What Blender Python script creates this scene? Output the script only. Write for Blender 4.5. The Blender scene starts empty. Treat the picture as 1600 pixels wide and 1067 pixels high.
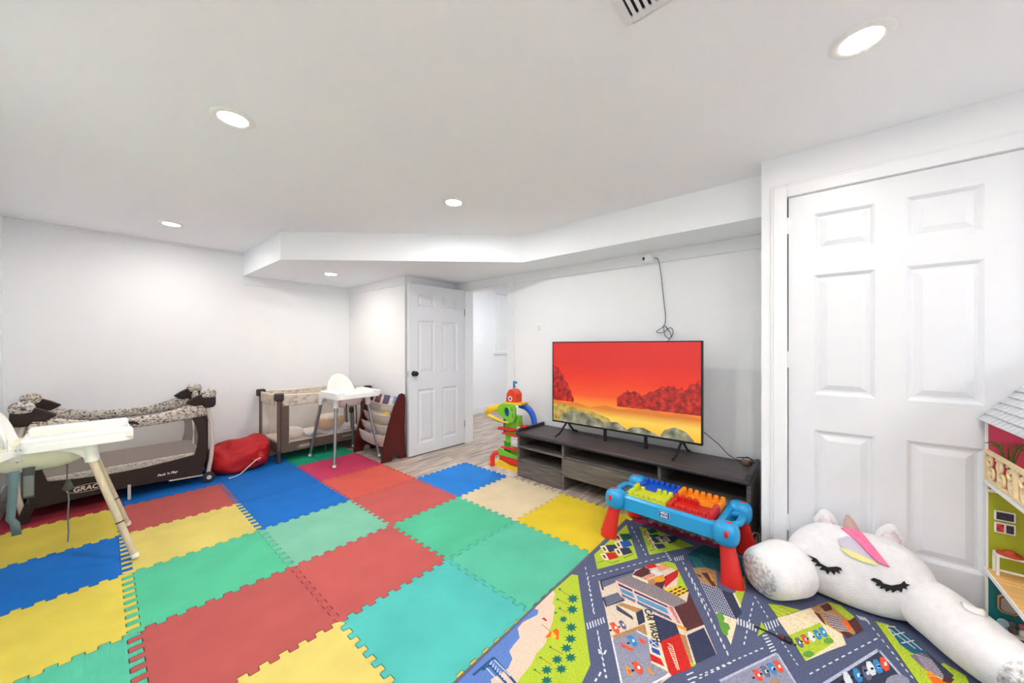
import bpy, bmesh, math, random
from mathutils import Vector, Matrix
random.seed(7)
# ------------------------------------------------------------------ camera, world, exposure
# Room frame: +X runs towards the television wall, +Y towards the playpen wall, Z up, metres.
SC = bpy.context.scene
F_PX, HORIZON, EYE = 555.0, 540.0, 1.25
cam_d = bpy.data.cameras.new('camera'); cam = bpy.data.objects.new('camera', cam_d)
SC.collection.objects.link(cam)
cam_d.sensor_width = 36.0; cam_d.lens = F_PX/1600*36; cam_d.shift_y = (HORIZON-533.5)/1600
cam_d.clip_start = .02
YAW = math.atan2(.768, .64)
cam.location = (0, 0, EYE); cam.rotation_euler = (math.pi/2, 0, -YAW)
SC.camera = cam
world = bpy.data.worlds.new('world'); SC.world = world; world.use_nodes = True
world.node_tree.nodes['Background'].inputs[0].default_value = (.93, .96, 1, 1)
world.node_tree.nodes['Background'].inputs[1].default_value = 1.6
SC.view_settings.view_transform = 'Standard'; SC.view_settings.look = 'None'
SC.view_settings.exposure = 0.10; SC.view_settings.gamma = 1.0
SC.view_settings.use_curve_mapping = False
SC.cycles.max_bounces = 10; SC.cycles.diffuse_bounces = 10   # white room: light bounces many times
LAMP_W, HALL_W = 14.6, 27.0          # watts of one ceiling downlight / of the hall's light

# ------------------------------------------------------------------ helpers
CO = SC.collection
def lin(c):
    return tuple(((x/255)/12.92 if x/255 <= .04045 else ((x/255+.055)/1.055)**2.4) for x in c)
MATS = {}
def mat(name, rgb, rough=.55, metal=0, var=0, vscale=6, bump=0, bscale=200, sheen=0, spec=.5, emit=0,
        alpha=1, coat=0, trans=0, randomize=0, stretch=None, sss=0):
    if name in MATS: return MATS[name]
    m = bpy.data.materials.new(name); m.use_nodes = True; nt = m.node_tree
    p = nt.nodes['Principled BSDF']; L = nt.links.new
    c = (*lin(rgb), 1)
    p.inputs['Base Color'].default_value = c; p.inputs['Roughness'].default_value = rough
    p.inputs['Metallic'].default_value = metal; p.inputs['Specular IOR Level'].default_value = spec
    if sheen: p.inputs['Sheen Weight'].default_value = sheen
    if coat: p.inputs['Coat Weight'].default_value = coat
    if trans: p.inputs['Transmission Weight'].default_value = trans
    if sss:
        p.inputs['Subsurface Weight'].default_value = sss; p.inputs['Subsurface Scale'].default_value = .01
    if emit:
        p.inputs['Emission Color'].default_value = c; p.inputs['Emission Strength'].default_value = emit
    if alpha < 1: p.inputs['Alpha'].default_value = alpha
    tc = None
    if var or bump or randomize:
        tc = nt.nodes.new('ShaderNodeTexCoord'); mp = nt.nodes.new('ShaderNodeMapping')
        L(tc.outputs['Object'], mp.inputs[0])
        if stretch: mp.inputs['Scale'].default_value = stretch
    if var:
        nz = nt.nodes.new('ShaderNodeTexNoise'); nz.inputs['Scale'].default_value = vscale
        nz.inputs['Detail'].default_value = 5
        L(mp.outputs[0], nz.inputs['Vector'])
        if randomize:
            oi = nt.nodes.new('ShaderNodeObjectInfo'); ad = nt.nodes.new('ShaderNodeVectorMath'); ad.operation = 'ADD'
            ml = nt.nodes.new('ShaderNodeMath'); ml.operation = 'MULTIPLY'; ml.inputs[1].default_value = 37
            L(oi.outputs['Random'], ml.inputs[0]); L(mp.outputs[0], ad.inputs[0]); L(ml.outputs[0], ad.inputs[1])
            L(ad.outputs[0], nz.inputs['Vector'])
        r = nt.nodes.new('ShaderNodeValToRGB')
        r.color_ramp.elements[0].position = .3; r.color_ramp.elements[1].position = .7
        d = lin([max(0, x*(1-var)) for x in rgb]); b = lin([min(255, x*(1+var)) for x in rgb])
        r.color_ramp.elements[0].color = (*d, 1); r.color_ramp.elements[1].color = (*b, 1)
        L(nz.outputs['Fac'], r.inputs[0]); L(r.outputs[0], p.inputs['Base Color'])
    if bump:
        nb = nt.nodes.new('ShaderNodeTexNoise'); nb.inputs['Scale'].default_value = bscale
        nb.inputs['Detail'].default_value = 3
        bp = nt.nodes.new('ShaderNodeBump'); bp.inputs['Strength'].default_value = bump
        bp.inputs['Distance'].default_value = .004
        L(mp.outputs[0], nb.inputs['Vector']); L(nb.outputs['Fac'], bp.inputs['Height'])
        L(bp.outputs[0], p.inputs['Normal'])
    MATS[name] = m
    return m

class MB:
    """collects shapes; build() links them as ONE mesh object"""
    def __init__(s): s.v = []; s.f = []; s.mi = []; s.m = 0
    def add(s, vs, fs):
        o = len(s.v); s.v += [tuple(v) for v in vs]
        for f in fs: s.f.append([i+o for i in f]); s.mi.append(s.m)
        return s
    def box(s, x0, y0, z0, x1, y1, z1):
        v = [(x, y, z) for z in (z0, z1) for y in (y0, y1) for x in (x0, x1)]
        return s.add(v, [(0,2,3,1),(4,5,7,6),(0,1,5,4),(2,6,7,3),(0,4,6,2),(1,3,7,5)])
    def prism(s, poly, a, b, axis='z'):
        n = len(poly)
        def mk(p, t): return {'z': (p[0], p[1], t), 'y': (p[0], t, p[1]), 'x': (t, p[0], p[1])}[axis]
        v = [mk(p, a) for p in poly]+[mk(p, b) for p in poly]
        return s.add(v, [list(range(n))[::-1], list(range(n, 2*n))]+[(i, (i+1) % n, n+(i+1) % n, n+i) for i in range(n)])
    def flat(s, poly, z):
        return s.add([(p[0], p[1], z) for p in poly], [list(range(len(poly)))])
    def tube(s, pts, r, n=10, cap=True, sx=1.0, up=None):
        pts = [Vector(p) for p in pts]; m = len(pts)
        rs = r if isinstance(r, (list, tuple)) else [r]*m
        T = [(pts[min(i+1, m-1)]-pts[max(i-1, 0)]).normalized() for i in range(m)]
        u = Vector(up) if up else (Vector((0,0,1)) if abs(T[0].z) < .9 else Vector((1,0,0)))
        V = []
        for i in range(m):
            u = (u-T[i]*u.dot(T[i])).normalized(); w = T[i].cross(u)
            for k in range(n):
                a = 2*math.pi*k/n
                V.append(pts[i]+rs[i]*(math.cos(a)*u+sx*math.sin(a)*w))
        Fc = [(i*n+k, i*n+(k+1) % n, (i+1)*n+(k+1) % n, (i+1)*n+k) for i in range(m-1) for k in range(n)]
        if cap: Fc += [list(range(n))[::-1], list(range((m-1)*n, m*n))]
        return s.add(V, Fc)
    def lathe(s, prof, n=24, c=(0,0,0), axis='z'):
        V = []
        for (r, t) in prof:
            for k in range(n):
                a = 2*math.pi*k/n; x, y = r*math.cos(a), r*math.sin(a)
                q = {'z': (x, y, t), 'x': (t, x, y), 'y': (x, t, y)}[axis]
                V.append((q[0]+c[0], q[1]+c[1], q[2]+c[2]))
        m = len(prof)
        Fc = [(i*n+k, i*n+(k+1) % n, (i+1)*n+(k+1) % n, (i+1)*n+k) for i in range(m-1) for k in range(n)]
        if prof[0][0] > 1e-6: Fc.append(list(range(n))[::-1])
        if prof[-1][0] > 1e-6: Fc.append(list(range((m-1)*n, m*n)))
        return s.add(V, Fc)
    def ell(s, c, r, e1=1.0, e2=1.0, nu=28, nv=16, fn=None):
        def sg(x, e): return math.copysign(abs(x)**e, x)
        V = []
        for j in range(nv+1):
            t = -math.pi/2+math.pi*j/nv
            for i in range(nu):
                a = 2*math.pi*i/nu
                q = (sg(math.cos(t), e1)*sg(math.cos(a), e2), sg(math.cos(t), e1)*sg(math.sin(a), e2), sg(math.sin(t), e1))
                if fn: q = fn(q)
                V.append((c[0]+r[0]*q[0], c[1]+r[1]*q[1], c[2]+r[2]*q[2]))
        return s.add(V, [(j*nu+i, j*nu+(i+1) % nu, (j+1)*nu+(i+1) % nu, (j+1)*nu+i) for j in range(nv) for i in range(nu)])
    def surf(s, fn, nu, nv):
        V = [fn(i/nu, j/nv) for j in range(nv+1) for i in range(nu+1)]
        return s.add(V, [(j*(nu+1)+i, j*(nu+1)+i+1, (j+1)*(nu+1)+i+1, (j+1)*(nu+1)+i) for j in range(nv) for i in range(nu)])
    def ring(s, pts, w, z, closed=True):          # flat ribbon in the xy plane
        n = len(pts)
        for i in range(n if closed else n-1):
            s.stroke(pts[i], pts[(i+1) % n], w, z)
        return s
    def stroke(s, a, b, w, z):
        d = Vector((b[0]-a[0], b[1]-a[1])); l = d.length or 1e-9
        nx, ny = -d.y/l*w/2, d.x/l*w/2
        return s.flat([(a[0]+nx, a[1]+ny), (a[0]-nx, a[1]-ny), (b[0]-nx, b[1]-ny), (b[0]+nx, b[1]+ny)], z)
    def mesh(s, name, mats, smooth=None, merge=True, recalc=True):
        me = bpy.data.meshes.new(name); me.from_pydata(s.v, [], s.f)
        for m in (mats if isinstance(mats, (list, tuple)) else [mats]): me.materials.append(m)
        me.polygons.foreach_set('material_index', s.mi)
        bm = bmesh.new(); bm.from_mesh(me)
        if merge: bmesh.ops.remove_doubles(bm, verts=bm.verts, dist=1e-6)
        if recalc: bmesh.ops.recalc_face_normals(bm, faces=bm.faces)
        bm.to_mesh(me); bm.free()
        if smooth:
            me.polygons.foreach_set('use_smooth', [True]*len(me.polygons))
            me.set_sharp_from_angle(angle=math.radians(smooth))
        return me
    def build(s, name, mats, parent=None, smooth=None, bevel=0, kind=None, label=None, seg=2, solid=0, sub=0, recalc=True):
        o = bpy.data.objects.new(name, s.mesh(name, mats, smooth, recalc=recalc)); CO.objects.link(o)
        if parent: o.parent = parent
        if solid:
            md = o.modifiers.new('solid', 'SOLIDIFY'); md.thickness = solid; md.offset = 0
        if sub:
            md = o.modifiers.new('sub', 'SUBSURF'); md.levels = sub; md.render_levels = sub
        if bevel:
            md = o.modifiers.new('bevel', 'BEVEL'); md.width = bevel; md.segments = seg; md.limit_method = 'ANGLE'
            md.angle_limit = math.radians(40); md.harden_normals = False
        if kind: o['kind'] = kind
        if label: o['label'] = label
        return o
def tag(o, label, cat, group=None, kind=None):
    o['label'] = label; o['category'] = cat
    if group: o['group'] = group
    if kind: o['kind'] = kind
    return o
def thing(name, label, cat, loc=(0,0,0), rz=0, group=None):
    o = bpy.data.objects.new(name, None); CO.objects.link(o); o.empty_display_size = .05
    o.location = loc; o.rotation_euler = (0, 0, rz)
    return tag(o, label, cat, group)
def struct(o, label=None):
    o['kind'] = 'structure'
    if label: o['label'] = label
    return o
def text_mesh(name, body, size, m, parent, M, bold=0, shear=0, ext=.0004, sx=1.0, align='CENTER'):
    cu = bpy.data.curves.new(name, 'FONT'); cu.body = body; cu.size = size; cu.extrude = ext
    cu.align_x = align; cu.align_y = 'CENTER'; cu.offset = bold; cu.shear = shear; cu.resolution_u = 3
    t = bpy.data.objects.new(name, cu); CO.objects.link(t)
    me = bpy.data.meshes.new_from_object(t.evaluated_get(bpy.context.evaluated_depsgraph_get()))
    bpy.data.objects.remove(t); me.name = name
    me.transform(M @ Matrix.Diagonal((sx, 1, 1, 1)))
    me.materials.clear(); me.materials.append(m)
    o = bpy.data.objects.new(name, me); CO.objects.link(o); o.parent = parent
    return o
def basis(o, x, y):                      # matrix whose local x / y run along the given directions
    x = Vector(x).normalized(); y = Vector(y).normalized(); z = x.cross(y)
    return Matrix(((x.x, y.x, z.x, o[0]), (x.y, y.y, z.y, o[1]), (x.z, y.z, z.z, o[2]), (0, 0, 0, 1)))
def copy_tree(o, parent=None):
    c = o.copy(); CO.objects.link(c); c.parent = parent
    for ch in o.children: copy_tree(ch, c)
    return c
def W(px, py, z=0.0):                    # survey of the photograph: where a sight line meets height z
    X = (px-800)/F_PX; t = (EYE-z)*F_PX/(py-HORIZON)
    return ((.64*X+.768)*t, (-.768*X+.64)*t)
def arc(c, r, a0, a1, n):
    return [(c[0]+r*math.cos(math.radians(a0+(a1-a0)*i/n)), c[1]+r*math.sin(math.radians(a0+(a1-a0)*i/n))) for i in range(n+1)]

# ------------------------------------------------------------------ materials
WALL = mat('wall_paint', (238, 239, 241), .75, bump=.03, bscale=300)
CEIL = mat('ceiling_paint', (247, 249, 252), .85)
TRIM = mat('trim_paint', (236, 237, 239), .42)
DOORP = mat('door_paint', (225, 227, 231), .36, bump=.04, bscale=120, stretch=(3, 3, .3))
PLANK = mat('laminate_plank', (152, 138, 127), .42, var=.42, vscale=4.6, randomize=1, stretch=(.7, 13, 4))
BLACK = mat('black_plastic', (18, 18, 20), .35)
CORD = mat('black_cord', (30, 30, 32), .5)
WHITEPL = mat('white_plastic', (242, 242, 240), .3)
DARKGAP = mat('dark_subfloor', (60, 56, 52), .8)
STEEL = mat('brushed_steel', (170, 172, 176), .3, metal=.9)

# ------------------------------------------------------------------ the room shell
XL, XT, XC, YR = -.437, 3.11, 2.50, -3.3          # left wall, television wall, closet wall, rear wall
H, HS = 2.31, 2.05                                # ceiling, underside of the bulkhead
def wallA(x): return 5.09+(x-XL)*(4.90-5.09)/(2.34-XL)
YP, XP = 3.545, 2.34                              # pier beside the open door
DO0, DO1, DOH = 2.63, 3.385, 1.965                # doorway in the television wall
fl = MB().box(-.6, -3.5, -.06, 6.6, 5.3, -.0115).build('floor', DARKGAP); struct(fl, 'grey brown laminate floor')
pm = {}
def plank(x0, x1, y0, y1):
    k = (round(x1-x0, 3), round(y1-y0, 3))
    if k not in pm: pm[k] = MB().box(0, 0, -.011, k[0]-.0015, k[1]-.0015, 0).mesh('plank', PLANK)
    o = bpy.data.objects.new('plank', pm[k]); CO.objects.link(o); o.parent = fl; o.location = (x0, y0, 0)
PW, PL = .19, 1.22
def planks(x0, x1, y0, y1, r0=0):
    y = y0; r = r0
    while y < y1-.01:
        ye = min(y+PW, y1); x = x0-PL*((r*.37) % 1)
        while x < x1-.01:
            a, b = max(x, x0), min(x+PL, x1)
            if b-a > .03: plank(a, b, y, ye)
            x += PL
        y = ye; r += 1
planks(XL, XT, -1.39, 5.07); planks(XL, XT, -3.29, -1.39, 3)
planks(XT, 6.15, 1.61, 4.65, 16)
def wall(name, boxes, m=WALL, label=None):
    b = MB()
    for q in boxes: b.box(*q)
    return struct(b.build(name, m), label)
struct(MB().prism([(XL-.1, wallA(XL)), (XP+.1, wallA(XP+.1)), (XP+.1, wallA(XP)+.12), (XL-.1, wallA(XL)+.12)], -.05, H+.05).build('wall_playpen', WALL), 'long white wall behind the two playpens')
wall('wall_left', [(XL-.12, YR-.1, -.05, XL, 5.2, H+.05)], label='white side wall at the left edge')
wall('wall_rear', [(XL-.1, YR-.12, -.05, XC+.8, YR, H+.05)])
wall('wall_pier', [(XP, YP, -.05, XT+.12, 5.0, HS+.3)], label='white pier wall behind the bookcase and the open door')
wall('wall_television', [(XT, .1, -.05, XT+.12, DO0, HS+.3), (XT, DO1, -.05, XT+.12, YP, HS+.3), (XT, DO0, DOH, XT+.12, DO1, HS+.3)], label='white wall behind the television')
CD0, CD1, CDH = -.703, .089, 2.072                # closet door opening
wall('wall_closet', [(XC, CD1, -.05, XC+.11, .207, H+.05), (XC, YR, -.05, XC+.11, CD0, H+.05), (XC, CD0, CDH, XC+.11, CD1, H+.05),
     (XC+.11, .1, -.05, XT, .207, H+.05)], label='white closet wall on the right around the big door')
wall('wall_closet_inside', [(XC+.55, YR, -.05, XC+.6, .1, H)], mat('closet_dark', (70, 68, 66), .9))
struct(MB().box(XL-.1, YR-.1, H, XT+.1, 5.2, H+.1).build('ceiling', CEIL), 'flat white ceiling')
# bulkhead under the ceiling
sof = [(1.158, 5.05), (1.158, 3.77), (2.69, 2.10), (2.69, .15), (3.16, .15), (3.16, 3.6), (2.4, 3.6), (2.4, 5.05)]
struct(MB().prism(sof, HS, H+.02).build('ceiling_bulkhead', CEIL, bevel=.002), 'dropped white bulkhead with an angled front')
# hall seen through the doorway
wall('wall_hall', [(XT+.12, 4.65, -.05, 5.10, 4.75, 2.5), (5.10, 4.65, -.05, 6.3, 4.75, 1.13), (5.95, 4.65, 1.13, 6.3, 4.75, 2.5), (5.1, 4.65, 2.28, 5.95, 4.75, 2.5),
     (6.15, 1.5, -.05, 6.25, 4.65, 2.5), (XT+.12, 1.5, -.05, 6.2, 1.61, 2.5)], label='white hall wall beyond the doorway')
struct(MB().box(XT+.11, 1.5, 2.4, 6.3, 4.8, 2.5).build('ceiling_hall', CEIL))
# friezes under the bulkhead, baseboards, cove strip
n = 0
def trim(poly_or_box, label=None, bev=.003, m=TRIM):
    global n; n += 1
    b = MB()
    for q in poly_or_box:
        if len(q) == 6: b.box(*q)
        else: b.prism(*q)
    o = struct(b.build('trim_%d' % n, m, bevel=bev), label); return o
FZ = HS-.098
trim([([(1.158, wallA(1.158)-.012), (XP, wallA(XP)-.012), (XP, wallA(XP)), (1.158, wallA(1.158))], FZ, HS)], 'flat white frieze board under the bulkhead above the far playpen')
trim([(XP-.012, YP-.012, FZ, XP, wallA(XP), HS), (XP, YP-.012, FZ, XT, YP, HS)], 'white frieze board wrapping the pier beside the door')
trim([(XT-.012, .207, FZ, XT, DO0-.085, HS), (XT-.014, DO0-.085, DOH, XT, YP-.012, HS)], 'white frieze board above the television and doorway')
trim([([(XL, wallA(XL)-.016), (1.158, wallA(1.158)-.016), (1.158, wallA(1.158)), (XL, wallA(XL))], H-.022, H)], 'thin cove strip between ceiling and playpen wall')
# doorway casing and jamb
trim([(XT-.018, DO0-.085, 0, XT, DO0+.004, DOH), (XT-.018, DO1-.004, 0, XT, DO1+.075, DOH)], 'white casing of the open doorway')
trim([(XT-.018, DO0+.004, 0, XT+.14, DO0+.018, DOH), (XT, DO1-.016, 0, XT+.14, DO1, DOH), (XT, DO0, DOH-.016, XT+.14, DO1, DOH)], 'white door jamb of the doorway')
# closet door casing: stepped profile
cs = []
for w, d in ((.075, .012), (.062, .019), (.028, .015)):
    cs += [(XC-d, CD1, 0, XC, CD1+w, CDH+w), (XC-d, CD0-w, 0, XC, CD0, CDH+w), (XC-d, CD0, CDH, XC, CD1, CDH+w)]
trim(cs, 'stepped white casing around the closet door', .004)
bb = 0
def base(side, boxes):
    b = MB()
    for q in boxes:
        if len(q) == 6: b.box(*q)
        else: b.prism(*q)
    struct(b.build('baseboard_'+side, TRIM, bevel=.004))
base('playpen', [([(XL, wallA(XL)-.014), (XP, wallA(XP)-.014), (XP, wallA(XP)), (XL, wallA(XL))], 0, .1)])
base('left', [(XL, YR, 0, XL+.014, 5.07, .1)])
base('pier', [(XP-.014, YP, 0, XP, 4.9, .1), (XP, YP-.014, 0, XT, YP, .1)])
base('television', [(XT-.014, .207, 0, XT, DO0-.085, .1)])
base('hall', [(XT+.12, 4.636, 0, 6.15, 4.65, .1), (XT+.12, 4.64, .1, 6.15, 4.65, .12)])
base('closet', [(XC-.014, YR, 0, XC, CD0-.076, .1), (XC-.014, CD1+.076, 0, XC, .207, .1)])
# hall window with a slatted blind
wf = MB()
for q in [(5.02, 4.625, 1.08, 6.03, 4.66, 1.13), (5.05, 4.635, 1.13, 5.12, 4.66, 2.3), (5.93, 4.635, 1.13, 6.0, 4.66, 2.3), (5.03, 4.63, 2.27, 6.02, 4.66, 2.34)]: wf.box(*q)
win = struct(wf.build('window_1', TRIM, bevel=.004), 'white framed hall window with a slatted blind')
MB().box(5.1, 4.72, 1.13, 5.95, 4.726, 2.28).build('pane', mat('window_glass', (225, 235, 240), .05, trans=1), win)
sl = MB().prism([(0, -.022), (.0015, -.022), (.0015, .022), (0, .022)], 0, .81, 'x').mesh('slat', mat('blind_white', (240, 240, 238), .5))
for i in range(28):
    o = bpy.data.objects.new('slat', sl); CO.objects.link(o); o.parent = win
    o.location = (5.12, 4.672, 1.155+i*.0405); o.rotation_euler = (math.radians(-25), 0, 0)
for x in (5.25, 5.78):
    MB().box(x, 4.652, 1.14, x+.012, 4.655, 2.27).build('ladder_tape', TRIM, win)

# ------------------------------------------------------------------ six-panel doors
def six_panel(name, w, h, t, cols, rows, front=DOORP):
    o = bpy.data.objects.new(name, None); CO.objects.link(o)
    xs = sorted({0, w, *[c for p in cols for c in p]}); zs = sorted({0, h, *[c for p in rows for c in p]})
    b = MB()
    for i in range(len(xs)-1):
        for j in range(len(zs)-1):
            if (xs[i], xs[i+1]) in cols and (zs[j], zs[j+1]) in rows: continue
            b.add([(xs[i], 0, zs[j]), (xs[i+1], 0, zs[j]), (xs[i+1], 0, zs[j+1]), (xs[i], 0, zs[j+1])], [(0, 1, 2, 3)])
    b.add([(0,0,0),(w,0,0),(w,0,h),(0,0,h),(0,t,0),(w,t,0),(w,t,h),(0,t,h)], [(4,7,6,5),(0,4,5,1),(3,2,6,7),(0,3,7,4),(1,5,6,2)])
    b.build('leaf', front, o, recalc=False)
    for (x0, x1) in cols:
        for (z0, z1) in rows:
            q = MB(); L = []
            for ins, y in ((0, 0), (.006, .004), (.016, .013), (.026, .013), (.052, .004)):
                L.append([(x0+ins, y, z0+ins), (x1-ins, y, z0+ins), (x1-ins, y, z1-ins), (x0+ins, y, z1-ins)])
            V = [v for r in L for v in r]; Fc = []
            for k in range(len(L)-1):
                for i in range(4): Fc.append((k*4+i, k*4+(i+1) % 4, k*4+4+(i+1) % 4, k*4+4+i))
            Fc.append(tuple(range(len(V)-4, len(V))))
            q.add(V, Fc).build('panel', front, o, recalc=False)
    return o
cd = six_panel('door_1', .78, 2.058, .036, [(.1085, .3375), (.4425, .6715)], [(.24, .793), (.982, 1.619), (1.742, 1.946)])
cd.location = (XC-.004, CD1-.006, .008); cd.rotation_euler = (0, 0, -math.pi/2); struct(cd, 'large white six panel closet door')
for z in (.22, 1.12, 1.86):
    MB().tube([(-.003, -.004, z), (-.003, -.004, z+.09)], .006, 8).build('hinge', WHITEPL, cd)
od = six_panel('door_2', .80, 1.94, .036, [(.115, .345), (.455, .685)], [(.125, .74), (.92, 1.527), (1.69, 1.826)])
od.location = (2.302, 3.412, .01); od.rotation_euler = (0, 0, math.atan2(-.039, .815)); struct(od, 'white six panel door standing open against the pier')
kb = MB().lathe([(0, .0), (.031, 0), (.031, -.006), (.012, -.012), (.012, -.03), (.024, -.038), (.029, -.05), (.024, -.062), (0, -.067)], 20, (.062, 0, .925), 'y').build('door_knob', BLACK, od, smooth=40)
kb['label'] = 'round black door knob'
MB().box(-.001, .008, .89, 0, .028, .955).build('latch_plate', STEEL, od)
for z in (.2, 1.62):
    MB().box(.796, -.003, z, .803, .006, z+.085).build('hinge', mat('dark_hinge', (70, 66, 60), .4, metal=.6), od)

# ------------------------------------------------------------------ ceiling downlights and vent
LENS = mat('lamp_lens', (255, 252, 246), .4, emit=14)
RING = mat('lamp_ring', (244, 244, 242), .4)
DIM = {(1.751, 4.09): .22, (.478, 4.261): .36, (1.719, -.141): .26, (.44, -2.25): 1.4, (1.719, -2.25): 1.0}   # dimmer or brighter lamps
def downlight(x, y, z, label, watts):
    t = thing('downlight', label, 'ceiling light', (x, y, z), 0, 'recessed ceiling downlights')
    MB().lathe([(.056, -.003), (.060, -.007), (.080, -.006), (.086, 0), (.05, .0), (.056, -.003)], 40).build('bezel_ring', RING, t, smooth=50)
    MB().lathe([(0, -.0035), (.057, -.0035)], 40).build('lens', LENS, t)
    ld = bpy.data.lights.new('downlight_lamp', 'AREA'); ld.shape = 'DISK'; ld.size = .11; ld.energy = watts; ld.color = (.93, .97, 1.0)
    lo = bpy.data.objects.new('downlight_lamp', ld); CO.objects.link(lo); lo.parent = t; lo.location = (0, 0, -.012)
for x, y, z, l in [(1.719, -.141, H, 'round recessed downlight above the closet door, nearest and largest'),
                   (.44, 2.06, H, 'round recessed downlight over the left foam tiles, second nearest'),
                   (1.741, 2.012, H, 'round recessed downlight in the middle of the ceiling before the angled bulkhead'),
                   (.478, 4.261, H, 'round recessed downlight over the brown playpen near the long wall'),
                   (1.751, 4.09, HS, 'small round recessed downlight set in the lowered bulkhead'),
                   (.44, -.141, H, 'round recessed downlight overhead beside the ceiling vent'),
                   (.44, -2.25, H, 'added unseen downlight at the back of the room near the left wall'), (1.719, -2.25, H, 'added unseen downlight at the back of the room near the closet wall')]:  # the rear pair is added behind the camera to even out the light
    downlight(x, y, z, l, LAMP_W*DIM.get((x, y), 1.0))
downlight(4.4, 3.3, 2.4, 'round recessed downlight in the hall ceiling beyond the doorway', HALL_W)
vt = thing('air_vent', 'white slatted air vent at the top edge of the ceiling', 'vent', (.965, .09, H))
vw, vl = .18, .372
fr = MB()
for q in [(0, 0, -.007, vw, .026, 0), (0, vl-.026, -.007, vw, vl, 0), (0, .026, -.007, .026, vl-.026, 0), (vw-.026, .026, -.007, vw, vl-.026, 0)]: fr.box(*q)
fr.build('frame', TRIM, vt, bevel=.003)
MB().box(.02, .02, -.0012, vw-.02, vl-.02, -.0004).build('duct_shade_sheet', mat('duct_shade', (40, 40, 42), .9), vt)  # flat dark sheet, its colour stands in for shade inside the duct
sm = MB().box(.024, 0, -.008, vw-.024, .011, -.0065).mesh('slat', TRIM)
for i in range(16):
    o = bpy.data.objects.new('slat', sm); CO.objects.link(o); o.parent = vt; o.location = (0, .03+i*.0198, 0); o.rotation_euler = (0, 0, 0)
# ------------------------------------------------------------------ interlocking foam tiles
TS = .6074; TO = (1.348, 2.2085); TI = (.9998, -.0188); TJ = (-.0188, -.9998)
def foam(name, rgb, ribs=False):
    m = mat('foam_'+name, [c*.90 for c in rgb], .78, var=.035, vscale=5, bump=.12, bscale=420, spec=.25)
    if ribs:
        nt = m.node_tree; w = nt.nodes.new('ShaderNodeTexWave'); w.inputs['Scale'].default_value = 60; w.bands_direction = 'X'
        tc = nt.nodes.new('ShaderNodeTexCoord'); bp = nt.nodes.new('ShaderNodeBump'); bp.inputs['Strength'].default_value = .3; bp.inputs['Distance'].default_value = .002
        nt.links.new(tc.outputs['Object'], w.inputs[0]); nt.links.new(w.outputs['Fac'], bp.inputs['Height'])
        nt.links.new(bp.outputs[0], nt.nodes['Principled BSDF'].inputs['Normal'])
    return m
FC = dict(red=foam('red', (190, 88, 84)), dred=foam('dark_red', (176, 52, 66)), yellow=foam('yellow', (226, 206, 84)), pale=foam('pale_yellow', (228, 208, 112)),
          blue=foam('blue', (10, 112, 200)), sky=foam('sky_blue', (34, 134, 224)), green=foam('green', (84, 196, 152)), ribbed=foam('ribbed_green', (88, 196, 162), True), mint=foam('mint', (128, 198, 168)),
          teal=foam('teal', (84, 196, 186)), sea=foam('sea_green', (92, 198, 164)), pink=foam('pink', (216, 62, 104)), coral=foam('coral', (216, 92, 78)),
          rose=foam('rose', (198, 90, 86)), cream=foam('cream', (230, 212, 176)), emerald=foam('emerald', (20, 160, 118)), lemon=foam('lemon', (236, 208, 48)), magenta=foam('magenta', (176, 40, 92)))
NT = 9
def DEEP(line, j): return {0: .021, 1: .018 if j < 0 else .013}.get(line, 0)     # longer teeth on two seams
def tile_poly(i, j):
    def pt(u, v): return (TO[0]+TS*((i-2+u)*TI[0]+(j+v)*TJ[0]), TO[1]+TS*((i-2+u)*TI[1]+(j+v)*TJ[1]))
    def prof(deep, side):
        d = (deep or .0125)/TS; g = .0016/TS; p = 1/NT; h = .0013/TS*side; m = .035; o = []
        o.append((m*.0, -0.0))
        for k in range(NT):
            a = max(m, k*p); b = (k+.5)*p; c = min((k+1)*p, 1-m); fl = 0
            # +d stretch then -d stretch, dovetailed
            o += [(a-(fl if k else 0)*0+(h if k else 0), d+g*side), (b-h+fl*0, d+g*side), (b-h, -d+g*side), (c+h if k < NT-1 else c, -d+g*side)]
        o.append((1.0, 0.0))
        return o
    # edges: left line i (deep on lines 0, 1), right line i+1, top line j, bottom line j+1
    Lf = [(off, s) for s, off in prof(DEEP(i, j), +1)]
    Rt = [(1+off, s) for s, off in prof(DEEP(i+1, j), -1)]
    Tp = [(s, off) for s, off in prof(False, +1)]
    Bt = [(s, 1+off) for s, off in prof(False, -1)]
    if i == -1: Lf = [(.075, 0), (.075, 1)]; Tp = [q for q in Tp if q[0] > .08]; Bt = [q for q in Bt if q[0] > .08]; Tp = [(.075, 0)]+Tp; Bt = [(.075, 1)]+Bt
    seq = Tp[:-1]+Rt[:-1]+Bt[::-1][:-1]+Lf[::-1][:-1]
    out = []
    for u, v in seq:
        q = pt(u, v)
        if not out or (abs(q[0]-out[-1][0])+abs(q[1]-out[-1][1])) > 1e-5: out.append(q)
    return out
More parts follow.
